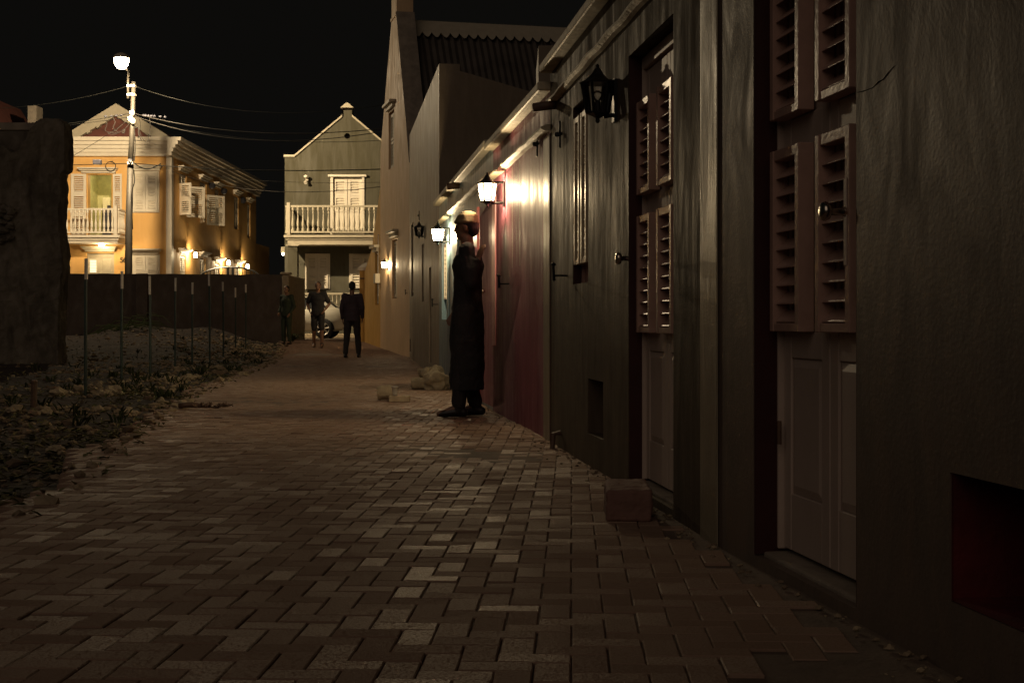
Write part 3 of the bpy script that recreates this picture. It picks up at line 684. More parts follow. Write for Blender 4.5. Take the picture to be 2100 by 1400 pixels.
# gate post with white pyramid cap at the corner
gp = thing('gate_post', 'yellow gate post with white pyramid cap at the street corner', 'gate post', (-4.31, 42.1, .2))
mb = MB(); mb.box(-4.50, -4.13, 41.95, 42.32, .1, f6.z(750, 553)); mb.build('post', M['yellow'], gp)
zc = f6.z(750, 553); mb = MB(); mb.box(-4.55, -4.08, 41.90, 42.37, zc + .001, zc + .10)
mb.hexa([(-4.53, 41.92, zc + .101), (-4.10, 41.92, zc + .101), (-4.10, 42.35, zc + .101), (-4.53, 42.35, zc + .101), (-4.34, 42.11, zc + .24), (-4.29, 42.11, zc + .24), (-4.29, 42.16, zc + .24), (-4.34, 42.16, zc + .24)])
mb.build('post_cap', M['white'], gp)
mb = MB(); mb.box(-4.48, -4.2, 41.90, 41.945, 1.1, 1.14); mb.build('gate_hinge', M['pipe'], gp); mb = MB(); mb.box(-4.48, -4.2, 41.90, 41.945, 2.1, 2.14); mb.build('gate_hinge', M['pipe'], gp)

# ---- lanterns
lantern_mesh(f2, *f2.at(1264, 200), 0, 'unlit black lantern with clear bulb between tall window and door of the grey-brown house', False)
sL = f3.s(1036); lantern_mesh(f3, sL, f3.z(1030, 384, .08), 0, 'brightly lit lantern beside the narrow window on the purple house', True, 82, out=.16)
lantern_mesh(f4, f4.s(923), f4.z(917, 476, .08), 0, 'lit lantern on the far end of the blue house, above the boulder heap', True, 115, out=.16)
lantern_mesh(f5, *f5.at(871, 474), 0, 'unlit lantern on the tall grey-olive building', False)
lantern_mesh(f6, f6.s(796), f6.z(790, 543, .1), 0, 'small lit lantern on the ochre gabled house above the electric box', True, 60)
# ================================================================ FACADES AT THE END
def baluster_mesh(h, r=.045, n=8):
    mb = MB(); pr = [(r, 0), (r, h * .10), (r * .5, h * .14), (r * .9, h * .24), (r * 1.0, h * .34), (r * .55, h * .55), (r * .38, h * .72), (r * .7, h * .78), (r * .4, h * .82), (r * .9, h * .9), (r * .9, h)]
    mb.lathe(pr, (0, 0, 0), n); return mb
def balustrade(f, s0, s1, d, z0, z1, n, house, mat, name='balustrade', post_l=True, post_r=True, r=.045):
    mb = MB(); f.box(mb, s0, s1, d - .05, d + .05, z1 - .07, z1); f.box(mb, s0, s1, d - .04, d + .04, z0, z0 + .06)
    if post_l: f.box(mb, s0 - .12, s0 - .001, d - .08, d + .08, z0 - .1, z1 + .1)
    if post_r: f.box(mb, s1 + .001, s1 + .12, d - .08, d + .08, z0 - .1, z1 + .1)
    b = mb.build(name, mat, house)
    first = None; h = z1 - z0 - .132
    for k in range(n):
        s = s0 + (s1 - s0) * (k + .5) / n; p_ = f.p(s, d, z0 + .061)
        if first is None:
            m2 = baluster_mesh(h, r); ob = m2.build('baluster', mat); first = ob
        else: ob = first.copy(); COL.objects.link(ob)
        ob.parent = b; ob.location = p_ - parent_origin(b)
    return b
def hood(f, s0, s1, z, house, mat, out=.25):
    mb = MB(); f.box(mb, s0 + .1, s1 - .1, .001, out * .35, z, z + .09); f.box(mb, s0 + .04, s1 - .04, .001, out * .7, z + .091, z + .15); f.box(mb, s0, s1, .001, out, z + .151, z + .20)
    return mb.build('window_hood', mat, house)
def band(f, s0, s1, z0, z1, out, house, mat, name='cornice', steps=5):
    mb = MB(); 
    for k in range(steps):
        a = z0 + (z1 - z0) * k / steps; b = z0 + (z1 - z0) * (k + 1) / steps
        f.box(mb, s0, s1, .001, out * (.25 + .75 * ((k + 1) / steps) ** 1.6), a + .001, b)
    return mb.build(name, mat, house)
def flat_shutter(f, s0, s1, z0, z1, d, mat, parent, rows=2):
    """closed or folded-back shutter leaf: boards with louvred fields"""
    if s0 > s1: s0, s1 = s1, s0
    mb = MB(); t = .05; fw = min(.11, (s1 - s0) * .2)
    f.box(mb, s0, s0 + fw, d, d + t, z0, z1); f.box(mb, s1 - fw, s1, d, d + t, z0, z1)
    hh = (z1 - z0) / rows
    for r_ in range(rows):
        a, b = z0 + hh * r_, z0 + hh * (r_ + 1)
        f.box(mb, s0 + fw, s1 - fw, d, d + t - .004, a + .002, a + .10); f.box(mb, s0 + fw, s1 - fw, d, d + t - .004, b - .10, b - .002)
        n = int((b - a - .2) / .085)
        for k in range(n):
            z = a + .11 + (b - a - .22) * (k + .5) / n
            f.tbox(mb, s0 + fw, s1 - fw, d + .006, d + t * .8, z, z + .016, .035)
    return mb.build('shutter', mat, parent)

# ---- sage green house
gY = 53.0; fg = Fr((-8.47, gY), (-3.8, gY), flip=True)
hg = thing('balcony_house', 'sage green gabled house with white balcony balustrade behind the parked car', 'house', (-8.47, gY, 0))
gx = lambda x, Y=gY: (x - 1050) * Y / F - fg.o.x
gzz = lambda y, Y=gY: CH - (y - HY) * Y / F
cx = gx(712); wd = 2 * cx; zsho = gzz(322); zc0, zc1 = gzz(240), gzz(226)
outl = [(0, 0), (wd, 0), (wd, zsho), (wd - gx(604), zsho), (cx + gx(723) - gx(712), zc0), (cx + gx(723) - gx(712), zc1), (gx(702), zc1), (gx(702), zc0), (gx(604), zsho), (0, zsho)]
gd0, gd1 = gx(681), gx(744); gdz0, gdz1 = gzz(481), gzz(364)
hole = [(cx + .11 * math.cos(k * math.pi / 6), gzz(279) + .11 * math.sin(k * math.pi / 6)) for k in range(12)]
zband = gzz(497)
# upper storey
up = [(a, max(b, zband)) for a, b in outl]
wall(fg, up, [rect(gd0, gd1, gdz0, gdz1), hole], .3, 'wall', M['green'], hg)
wall(fg, [(0, 0), (wd, 0), (wd, zband - .002), (0, zband - .002)], [], .3, 'lower_wall', M['green_dark'], hg)
raised_coping(fg, [(-.03, zsho), (gx(604), zsho), (gx(702), zc0), (gx(702), zc1)], -.34, .06, .08, 'gable_coping', M['offwhite'], hg)
raised_coping(fg, [(wd + .03, zsho), (wd - gx(604), zsho), (2 * cx - gx(702), zc0), (2 * cx - gx(702), zc1)], -.34, .06, .08, 'gable_coping', M['offwhite'], hg)
mb = MB(); a_, b_ = gx(698), gx(726)
mb.hexa([fg.p(a_, -.36, zc1 + .082), fg.p(b_, -.36, zc1 + .082), fg.p(b_, .1, zc1 + .082), fg.p(a_, .1, zc1 + .082), fg.p(a_ + .22, -.36, zc1 + .26), fg.p(b_ - .22, -.36, zc1 + .26), fg.p(b_ - .22, .1, zc1 + .26), fg.p(a_ + .22, .1, zc1 + .26)])
mb.build('gable_cap', M['offwhite'], hg)
mb = MB(); fg.box(mb, gx(711) - .1, gx(711) + .1, -.35, -.31, gzz(279) - .12, gzz(279) + .12); mb.build('vent_back', M['dkred'], hg)
mb = MB(); fg.box(mb, 0.01, .3, -7, -.301, 0, zsho - .1); fg.box(mb, wd - .3, wd - .01, -7, -.301, 0, zsho - .1); fg.box(mb, .3, wd - .3, -7, -6.8, 0, zsho); mb.build('side_wall', M['green_dark'], hg)
mb = MB()
for a_, b_ in ((.02, cx), (wd - .02, cx)): mb.hexa([fg.p(a_, -.31, zsho - .25), fg.p(b_, -.31, zc0 - .35), fg.p(b_, -7, zc0 - .35), fg.p(a_, -7, zsho - .25), fg.p(a_, -.31, zsho - .15), fg.p(b_, -.31, zc0 - .25), fg.p(b_, -7, zc0 - .25), fg.p(a_, -7, zsho - .15)])
mb.build('roof', M['tile'], hg)
# balcony door: two leaves with louvre fields and flat panels
mb = MB(); fg.box(mb, gd0 - .06, gd0 + .04, -.12, .05, gdz0, gdz1 + .02); fg.box(mb, gd1 - .04, gd1 + .06, -.12, .05, gdz0, gdz1 + .02); fg.box(mb, gd0 - .14, gd1 + .14, .001, .12, gdz1 + .021, gdz1 + .10)
fg.box(mb, gd0 + .04, gd1 - .04, -.16, -.08, gdz0, gdz1)
gdr = mb.build('balcony_door', M['white'], hg); mid = (gd0 + gd1) / 2
for a_, b_ in ((gd0 + .045, mid - .012), (mid + .012, gd1 - .045)):
    flat_shutter(fg, a_, b_, gdz0 + .85, gdz1 - .06, -.079, M['white'], gdr, 2)
    mb = MB(); fg.box(mb, a_, b_, -.079, -.05, gdz0 + .02, gdz0 + .84)
    fg.box(mb, a_ + .13, a_ + .2, -.05, -.03, gdz0 + .12, gdz0 + .72); fg.box(mb, b_ - .2, b_ - .13, -.05, -.03, gdz0 + .12, gdz0 + .72); mb.build('door_panel', M['white'], gdr, bevel=.006)
# balcony
bY = 51.75; bd = gY - bY
bz1, bz0 = gzz(482, bY), gzz(496, bY); gb0, gb1 = gx(584, bY) - .02, gx(782, bY) + .6
mb = MB(); fg.box(mb, gb0, gb1, .002, bd + .10, bz1 - .09, bz1); fg.box(mb, gb0 + .06, gb1 - .06, .002, bd + .04, bz1 - .17, bz1 - .091); fg.box(mb, gb0 + .12, gb1 - .12, .002, bd, bz0 - .1, bz1 - .171)
mb.build('balcony_floor', M['offwhite'], hg)
balustrade(fg, gb0 + .22, gb1 - .2, bd, bz1 + .08, gzz(421, bY), 20, hg, M['offwhite'], r=.05)
mb = MB(); fg.box(mb, gb0 + .02, gb0 + .10, .05, bd - .09, gzz(421, bY) - .07, gzz(421, bY)); fg.box(mb, gb0 + .02, gb0 + .10, .05, bd - .09, bz1 + .08, bz1 + .14)
for k in range(6): mb.lathe([(.045, 0), (.03, .3), (.04, .5), (.03, .75), (.045, .86)], tuple(fg.p(gb0 + .06, .12 + k * .19, bz1 + .141)), 8)
mb.build('side_rail', M['offwhite'], hg)
# column
mb = MB(); c0_, c1_ = gx(590, bY), gx(609, bY); fg.box(mb, c0_, c1_, bd - .45, bd - .05, 0.2, gzz(504, bY)); mb.build('column', M['green'], hg)
mb = MB(); fg.box(mb, c0_ - .07, c1_ + .07, bd - .5, bd, gzz(504, bY) + .001, bz0 - .101); mb.build('column_head', M['offwhite'], hg)
# low porch wall and rail
balustrade(fg, gx(617, bY), gb1 - .2, bd - .2, gzz(632, bY), gzz(600, bY), 22, hg, M['offwhite'], name='porch_rail', r=.04)
mb = MB(); fg.box(mb, c0_ + .02, gb1 - .2, bd - .32, bd - .08, .2, gzz(633, bY)); mb.build('porch_wall', M['green_dark'], hg)
# lower windows with shutters
for x0, x1 in ((626, 677), (716, 768)):
    a_, b_ = gx(x0), gx(x1); z0_, z1_ = gzz(593), gzz(520)
    mb = MB(); fg.box(mb, a_, b_, .001, .04, z0_, z1_); w = mb.build('window', M['white'], hg)
    m_ = (a_ + b_) / 2; flat_shutter(fg, a_ + .06, m_ - .01, z0_ + .04, z1_ - .04, .041, M['white'], w, 2); flat_shutter(fg, m_ + .01, b_ - .06, z0_ + .04, z1_ - .04, .041, M['white'], w, 2)
wl = thing('spotlight', 'twin floodlight, unlit, on the upper green wall', 'floodlight', tuple(fg.p(gx(630), 0, gzz(370))))
mb = MB(); mb.tube([fg.p(gx(630), 0, gzz(369)), fg.p(gx(630), .12, gzz(369))], .05, 8)
for dz in (-.12, .12): mb.tube([fg.p(gx(629), .13, gzz(369) + dz * .4), fg.p(gx(628), .22, gzz(369) + dz)], [.04, .07], 8)
mb.build('lamp_head', M['white'], wl)
wl = thing('corner_light', 'tiny lit lamp on the left corner of the green house', 'wall light', tuple(fg.p(gx(581), 0, gzz(518))))
mb = MB(); fg.box(mb, -.14, -.003, -.2, .0, gzz(518), gzz(506)); mb.build('lamp_housing', M['offwhite'], wl)
mb = MB(); mb.rock(tuple(fg.p(-.07, -.05, gzz(521))), .05, 1, 2, 0, (1, 1, 1)); mb.build('lamp_glass', M['emit_small'], wl); point('lamp_light', tuple(fg.p(-.07, -.05, gzz(521))), 4, parent=wl)
mb = MB(); mb.box(-10.4, -2.5, 50.3, 51.4, .2, .42); tag(mb.build('kerb', M['concrete'], bevel=.03), kind='structure')
pl = thing('plaque', 'dark plaque on the column of the green house', 'plaque', tuple(fg.p(gx(598, bY), bd, gzz(590, bY))))
mb = MB(); fg.box(mb, gx(593, bY), gx(605, bY), bd - .049, bd - .02, gzz(596, bY), gzz(587, bY)); mb.build('plaque_board', M['dark_thing'], pl)

# ---- orange house
oY = 58.0; oX = -13.92; fo = Fr((-21.0, oY), (oX, oY), flip=True); fs = Fr((oX, oY), (-13.73, 76.3), flip=True)
ho = thing('balcony_house', 'orange two-storey house with cream cornice and balcony behind the utility pole', 'house', (-21, oY, 0))
ox = lambda x, Y=oY: (x - 1050) * Y / F + 21.0
oz = lambda y, Y=oY: CH - (y - HY) * Y / F
zt_, zcb = oz(284), oz(321)
bdo = rect(ox(180), ox(231), oz(482), oz(358)); w2 = rect(ox(276), ox(324), oz(433), oz(354)); dl = rect(ox(177), ox(234), 0, oz(519)); w4 = rect(ox(274), ox(324), oz(590), oz(524))
wall(fo, rect(0, fo.L, 0, zcb + .3), [bdo, w2, rect(ox(177), ox(234), .02, oz(519)), w4], .35, 'wall', M['orange'], ho)
def ys(x): return fs.s(x)
sidew = []
for x0, x1, yb, yt in ((368, 382, 438, 357), (410, 423, 452, 374), (441, 450, 463, 388), (480, 489, 470, 403), (507, 513, 488, 418), (369, 381, 590, 524), (410, 421, 590, 530), (441, 451, 590, 540), (484, 492, 600, 545)):
    sidew.append(rect(ys(x0), ys(x1), fs.z((x0 + x1) / 2, yb), fs.z((x0 + x1) / 2, yt)))
wall(fs, rect(.001, fs.L, 0, zcb + .3), sidew, .35, 'wall', M['orange'], ho)
fb = fs.L; mb = MB(); fs.box(mb, fb + .001, fb + 4, -5, -.02, 0, 5.05); fs.box(mb, fb - .2, fb - .001, -7.5, -.36, 0, zcb); fo.box(mb, .001, .3, -17, -.36, 0, zcb); mb.build('rear_wing', M['orange'], ho)
for i_, o_ in enumerate(sidew):
    w = shuttered_window(fs, o_, ho, M['offwhite'], M['white'], d=-.08, header=False)
    hood(fs, o_[0][0] - .25, o_[1][0] + .25, o_[2][1] + .08, w, M['white'])
band(fo, 0, fo.L + .0, zcb, zt_, .55, ho, M['white']); band(fs, -.55, fs.L + .3, zcb, zt_ - .003, .55, ho, M['white'])
mb = MB(); fo.box(mb, ox(341), fo.L, .001, .05, 0, zcb - .001); mb.build('corner_pilaster', M['white'], ho)
mb = MB(); fs.box(mb, -.05, .28, .001, .05, 0, zcb - .001); mb.build('corner_pilaster', M['white'], ho)
# roof: red gable and slopes with pale verge
ap, rgt, lft, zap_ = ox(243, 59), ox(348, 59), ox(138, 59) , oz(226, 59)
lft = 2 * ap - rgt
mb = MB(); th_ = .25
mb.hexa([fo.p(lft, -1.3, zt_), fo.p(rgt, -1.3, zt_), fo.p(rgt, -.9, zt_), fo.p(lft, -.9, zt_), fo.p(ap - .02, -1.3, zap_ - .1), fo.p(ap + .02, -1.3, zap_ - .1), fo.p(ap + .02, -.9, zap_ - .1), fo.p(ap - .02, -.9, zap_ - .1)])
mb.build('gable_wall', M['tile'], ho)
mb = MB()
for a_ in (lft - .0, rgt + .0): mb.hexa([fo.p(a_, -.85, zt_ + .0), fo.p(ap, -.85, zap_), fo.p(ap, -17.5, zap_), fo.p(a_, -17.5, zt_), fo.p(a_, -.85, zt_ + .14), fo.p(ap, -.85, zap_ + .14), fo.p(ap, -17.5, zap_ + .14), fo.p(a_, -17.5, zt_ + .14)])
mb.build('roof', M['tile'], ho)
mb = MB(); rr_ = random.Random(3)
for a_ in (lft, rgt):
    nseg = 16
    for k in range(nseg):
        t0, t1 = k / nseg, (k + 1) / nseg; s_a, s_b = a_ + (ap - a_) * t0, a_ + (ap - a_) * t1; z_a, z_b = zt_ + (zap_ - zt_) * t0, zt_ + (zap_ - zt_) * t1
        dr_ = .22 + rr_.random() * .1
        mb.hexa([fo.p(s_a, -.84, z_a - dr_), fo.p(s_b, -.84, z_b - dr_), fo.p(s_b, -.6, z_b - dr_), fo.p(s_a, -.6, z_a - dr_), fo.p(s_a, -.84, z_a + .22), fo.p(s_b, -.84, z_b + .22), fo.p(s_b, -.6, z_b + .22), fo.p(s_a, -.6, z_a + .22)])
mb.build('roof_verge', M['offwhite'], ho)
# balcony door, room behind
mb = MB(); a_, b_, z0_, z1_ = ox(180), ox(231), oz(482), oz(358)
fo.box(mb, a_ - .5, b_ + .5, -3.2, -3.1, z0_ - .1, z1_ + .3); fo.box(mb, a_ - .6, a_ - .5, -3.2, -.36, z0_ - .1, z1_ + .3); fo.box(mb, b_ + .5, b_ + .6, -3.2, -.36, z0_ - .1, z1_ + .3); fo.box(mb, a_ - .5, b_ + .5, -3.1, -.36, z0_ - .2, z0_ - .1); fo.box(mb, a_ - .5, b_ + .5, -3.1, -.36, z1_ + .3, z1_ + .4)
rm = mb.build('room', M['room'], ho); point('ceiling_light', tuple(fo.p((a_ + b_) / 2, -1.7, z1_ + .05)), 26, (1, .85, .5), .12, parent=ho)
mb = MB(); fo.box(mb, ox(180), ox(200), -2.6, -2.1, z0_ - .1, oz(396)); mb.build('cupboard', M['cupboard'], rm)
mb = MB(); fo.box(mb, ox(198), ox(226), -1.3, -.8, z0_ - .1, oz(424)); fo.box(mb, ox(205), ox(212), -1.1, -1.0, oz(424), oz(417)); mb.build('stove', M['dark_thing'], rm, bevel=.02)
mb = MB(); fo.box(mb, ox(228), ox(231) - .002, -.35, -.02, z0_, z1_ - .01); mb.build('curtain', M['yellow'], rm)
flat_shutter(fo, ox(147), ox(178), z0_ + .02, oz(357), .06, M['white'], ho, 3); flat_shutter(fo, ox(233), ox(251), z0_ + .02, oz(357), .06, M['white'], ho, 3)
hood(fo, ox(163), ox(243), oz(355), ho, M['white'], .35)
w = MB(); fo.box(w, ox(272), ox(327), .001, .05, oz(436), oz(351)); w = w.build('window', M['white'], ho)
flat_shutter(fo, ox(275), ox(299), oz(434), oz(354), .051, M['white'], w, 3); flat_shutter(fo, ox(300), ox(324), oz(434), oz(354), .051, M['white'], w, 3)
hood(fo, ox(266), ox(334), oz(350), w, M['white'], .35)
w = MB(); fo.box(w, ox(272), ox(328), .001, .05, oz(600), oz(522)); w = w.build('window', M['white'], ho)
flat_shutter(fo, ox(275), ox(299), oz(598), oz(524), .051, M['white'], w, 3); flat_shutter(fo, ox(300), ox(324), oz(598), oz(524), .051, M['white'], w, 3)
hood(fo, ox(262), ox(332), oz(521), w, M['white'], .45)
mb = MB(); fo.box(mb, ox(177) + .01, ox(234) - .01, -.2, -.1, .03, oz(519) - .01); ddl = mb.build('front_door', M['offwhite'], ho)
mb = MB()
for k in range(8): fo.box(mb, ox(183), ox(196), -.098, -.09, oz(558 - 3.2 * k), oz(555.7 - 3.2 * k))
mb.build('lit_louvre', M['emit_window'], ddl)
mb = MB(); fo.box(mb, ox(209), ox(228), -.099, -.07, oz(580), oz(531)); mb.build('door_panel', M['offwhite'], ddl, bevel=.02)
hood(fo, ox(170), ox(241), oz(516), ddl, M['offwhite'], .3)
# balcony slab and balustrades
obY = 56.8; obd = oY - obY
zb1, zb0 = oz(482, obY), oz(498, obY); s_l, s_r = ox(80, obY), ox(247, obY)
mb = MB(); fo.box(mb, s_l, s_r, .002, obd + .1, zb1 - .1, zb1); fo.box(mb, s_l + .08, s_r - .08, .002, obd, zb1 - .2, zb1 - .101); fo.box(mb, s_l + .14, s_r - .14, .002, obd - .07, zb0, zb1 - .201); mb.build('balcony_floor', M['white'], ho)
balustrade(fo, s_l + .2, s_r - .25, obd - .02, zb1 + .08, oz(427, obY), 17, ho, M['white'], r=.055)
fsd = Fr(tuple(fo.p(s_r - .14, .12, 0))[:2], tuple(fo.p(s_r - .14, obd - .14, 0))[:2])
balustrade(fsd, 0, fsd.L, 0, zb1 + .08, oz(427, obY), 6, ho, M['white'], post_l=False, post_r=False, r=.05)
# house number
for i_, (ch, x) in enumerate((('5', 249.5), ('6', 256))):
    cu = bpy.data.curves.new('house_number', 'FONT'); cu.body = ch; cu.size = .30; cu.extrude = .012; cu.align_x = 'CENTER'
    o = bpy.data.objects.new('number_tmp', cu); COL.objects.link(o); bpy.context.view_layer.update()
    me = bpy.data.meshes.new_from_object(o.evaluated_get(bpy.context.evaluated_depsgraph_get())); bpy.data.objects.remove(o)
    me.transform(Matrix.Translation(fo.p(ox(x), .018, oz(538)) - Vector(ho.location)) @ Matrix.Rotation(R(90), 4, 'X')); me.materials.clear(); me.materials.append(M['black'])
    o = bpy.data.objects.new('house_number', me); COL.objects.link(o); o.parent = ho
# folded open shutters standing out from the side windows
def open_leaf(f, s, z0, z1, ang, L, house):
    p0 = f.p(s, .02, 0); v = f.u * math.cos(ang) + f.n * math.sin(ang); g = Fr((p0.x, p0.y), (p0.x + v.x * L, p0.y + v.y * L)); flat_shutter(g, 0, L, z0, z1, -.025, M['white'], house, 2)
o_ = sidew[0]; open_leaf(fs, o_[0][0], o_[0][1] - .1, o_[2][1] - .45, R(120), .62, ho); open_leaf(fs, o_[1][0], o_[0][1] - .1, o_[2][1] - .45, R(48), .85, ho)
o_ = sidew[1]; open_leaf(fs, o_[1][0], o_[0][1] - .15, o_[2][1] - .5, R(40), 1.0, ho); open_leaf(fs, o_[0][0], o_[0][1] - .15, o_[2][1] - .5, R(155), .7, ho)
mb = MB()
for x, y in ((429, 381), (454, 392), (494, 411)): s_, z_ = fs.at(x, y); mb.rock(tuple(fs.p(s_, .12, z_)), .16, x, 2, .2, (1, 1, 1))
for _i in (0,): mb.build('facade_speaker', M['dark_thing'], ho, bevel=0)
def wall_light(f, s, z, label, watt, out=.34, small=True, grp='lit wall lights on the orange house'):
    t = thing('wall_light', label, 'wall light', tuple(f.p(s, 0, z)), grp); c = f.p(s, out, z)
    mb = MB(); mb.tube([f.p(s, 0, z + .12), f.p(s, out, z + .17)], .018, 6); mb.lathe([(.05, .10), (.04, .14), (.03, .16), (.004, .18)], tuple(c), 8); mb.build('lamp_bracket', M['black'], t); mb = MB(); mb.lathe([(.004, -.17), (.04, -.15), (.06, -.13)], tuple(c), 8); mb.build('lamp_finial', M['black'], t)
    mb = MB(); mb.lathe([(.065, -.128), (.09, -.02), (.052, .095)], tuple(c), 8); mb.build('lamp_glass', M['emit_small'], t)
    point('lamp_light', tuple(c), watt, parent=t, r=.05); return t
for x, y, lb in ((399, 522, 'lit wall light low on the side of the orange house, nearest its white corner'), (467, 538, 'lit wall light on the orange side wall, just above the crown of the gate arch'), (506, 546, 'lit wall light farthest along the side of the orange house')):
    s_, z_ = fs.at(x, y, .3); wall_light(fs, s_, z_, lb, 70)
t = thing('balcony_light', 'bright ceiling light under the balcony of the orange house', 'ceiling light', tuple(fo.p(ox(207), .6, zb0)))
mb = MB(); mb.lathe([(.10, -.001), (.13, -.03), (.10, -.10), (.03, -.13)], tuple(fo.p(ox(207, 57.3), .62, zb0)), 12); mb.build('lamp_glass', M['emit_small'], t); mb = MB(); mb.lathe([(.15, -.012), (.15, -.001)], tuple(fo.p(ox(207, 57.3), .62, zb0)), 12); mb.build('lamp_base', M['offwhite'], t)
point('lamp_light', tuple(fo.p(ox(207, 57.3), .62, zb0 - .2)), 32, parent=t, r=.06)

# ---- perimeter wall of the empty lot, arch of the iron gate behind it
pw = thing('lot_wall', 'long low dark rendered wall closing the empty lot', 'wall', (-6.9, 43, 0))
mb = MB(); n = 60
for k in range(n):
    xa, xb = -27 + (20.05) * k / n, -27 + 20.05 * (k + 1) / n
    za, zb = [2.36 - .09 * (xx + 27) / 20 + .025 * noise.noise(Vector((xx * 1.5, 0, 0))) for xx in (xa, xb)]
    mb.v += [(xa, 43, -.2), (xa, 43.2, -.2), (xa, 43.2, za), (xa, 43, za)] if k == 0 else []
    mb.v += [(xb, 43, -.2), (xb, 43.2, -.2), (xb, 43.2, zb), (xb, 43, zb)]
    q = 4 * k
    for a_, b_ in ((0, 1), (1, 2), (2, 3), (3, 0)): mb.f.append((q + a_, q + b_, q + 4 + b_, q + 4 + a_))
mb.f += [(0, 3, 2, 1), (4 * n, 4 * n + 1, 4 * n + 2, 4 * n + 3)]
mb.build('wall', M['perim'], pw)
mb = MB(); mb.box(-6.95, -6.72, 42.9, 46.2, -.1, 2.26); mb.build('return_wall', M['concrete'], pw, bevel=.05)
mb = MB(); mb.box(-7.0, -6.68, 42.88, 43.25, 2.262, 2.34); mb.build('wall_cap', M['concrete'], pw, bevel=.04)
mb = MB(); mb.box(-11.35, -11.0, 42.88, 42.998, -.1, 2.30); mb.build('buttress', M['perim'], pw, bevel=.02)
ga = thing('arched_gate', 'black iron gate with curved top showing over the dark lot wall', 'gate', (-9.9, 49, .3))
mb = MB(); gX = lambda x: (x - 1050) * 49 / F; gZ = lambda y: CH - (y - HY) * 49 / F
arc = [(gX(472) + (gX(530) - gX(472)) * math.sin(R(a)), 49, gZ(566) + (gZ(548) - gZ(566)) * math.cos(R(a))) for a in range(-85, 86, 10)]
mb.tube(arc, .035, 6)
mb.build('arch_rail', M['black'], ga)
for x, y, z in arc[1:-1]:
    mb = MB(); mb.tube([(x, 49, .3), (x, 49, z)], .014 if abs(x - gX(472)) > .1 else .05, 5); mb.build('gate_bar', M['black'], ga)

# ---- utility pole with street lamp
up_ = thing('utility_pole', 'tall grey utility pole with a blazing street lamp on a curved arm and tangled wires', 'utility pole', (-13.0, 48.4, 0))
LY = 45.6; PX = lambda x, Y=48.4: (x - 1050) * Y / F; PZ = lambda y, Y=48.4: CH - (y - HY) * Y / F
mb = MB(); mb.tube([(PX(262), 48.4, 0), (PX(264.5), 48.4, PZ(450)), (PX(267.5), 48.4, PZ(340))], [.145, .12, .11], 12); mb.tube([(PX(267.5), 48.4, PZ(341)), (PX(271), 48.4, PZ(260)), (PX(274), 48.4, PZ(168))], [.10, .085, .07], 12)
mb.build('pole', M['polew'], up_, smooth=True)
lx, ly, lz = PX(249, LY), LY, PZ(128, LY)
mb = MB(); mb.tube([(PX(264), 48.3, PZ(203)), (PX(264), 48.3, PZ(172)), (PX(266), 48.2, PZ(160)), (PX(264, 47.3), 47.3, PZ(148, 47.3)), (PX(258, 46.4), 46.4, PZ(139, 46.4)), (lx, ly + .1, lz + .22)], .04, 8); mb.build('lamp_arm', M['polew'], up_, smooth=True)
mb = MB(); 
for y in (177, 195): mb.box(PX(262), PX(278), 48.26, 48.5, PZ(y) - .035, PZ(y) + .035)
mb.box(PX(264), PX(275), 48.2, 48.56, PZ(338), PZ(333)); mb.build('clamp', M['white'], up_)
mb = MB(); mb.lathe([(.24, .12), (.26, .15), (.20, .24), (.08, .30), (.01, .31)], (lx, ly, lz), 16); mb.build('lamp_hood', M['offwhite'], up_, smooth=True)
mb = MB(); mb.lathe([(.02, -.22), (.13, -.19), (.21, -.08), (.23, .04), (.22, .118)], (lx, ly, lz), 16); mb.build('lamp_globe', M['emit_street'], up_, smooth=True)
sp = bpy.data.lights.new('street_light', 'SPOT'); sp.energy = 6000 * LAMP; sp.color = (1.0, .76, .46); sp.shadow_soft_size = .10; sp.spot_size = R(172); sp.spot_blend = .7
point('street_light', (lx, ly, lz - .02), 1350, (1.0, .76, .46), .10, parent=up_)
spo = bpy.data.objects.new('street_light', sp); COL.objects.link(spo); spo.parent = up_; spo.location = Vector((lx, ly, lz - .02)) - up_.location
spo.rotation_euler = Vector((.12, .9, -.42)).to_track_quat('-Z', 'Y').to_euler()
for i_, (x, y) in enumerate(((270, 333), (273, 233), (269, 245), (275, 250))):
    mb = MB(); mb.rock((PX(x), 48.25, PZ(y)), .09, i_, 2, .3, (1, 1, 1.2)); mb.build('insulator', M['dark_thing'] if i_ == 0 else M['white'], up_)
def curly(pts, Y=48.2, r=.010, mat='cablelight', name='wire_loop'):
    P3 = [Vector((PX(x, Y), Y, PZ(y, Y))) for x, y in pts]; out = []
    for k in range(len(P3) - 1):
        p0, p1, p2, p3 = P3[max(k - 1, 0)], P3[k], P3[k + 1], P3[min(k + 2, len(P3) - 1)]
        for t in range(5):
            u = t / 5; out.append(.5 * ((2 * p1) + (p2 - p0) * u + (2 * p0 - 5 * p1 + 4 * p2 - p3) * u * u + (3 * p1 - p0 - 3 * p2 + p3) * u ** 3))
    out.append(P3[-1]); mb = MB(); mb.tube(out, r, 5); mb.build(name, M[mat], up_)
curly([(268, 232), (240, 236), (218, 240), (213, 238)]); curly([(213, 240), (219, 255), (216, 268), (232, 273), (250, 268), (262, 258), (266, 250)]); curly([(228, 238), (236, 250), (232, 262), (240, 270)], r=.012)
curly([(262, 246), (250, 256), (236, 268), (222, 273), (232, 276), (246, 272)]); curly([(252, 270), (256, 266), (254, 273), (249, 271)], r=.016)
curly([(274, 240), (282, 256), (290, 280), (297, 290)]); curly([(276, 262), (284, 262), (284, 274), (290, 288)], r=.018); curly([(284, 236), (288, 258), (283, 284)], mat='cable'); curly([(306, 236), (308, 262), (303, 290), (298, 290)])
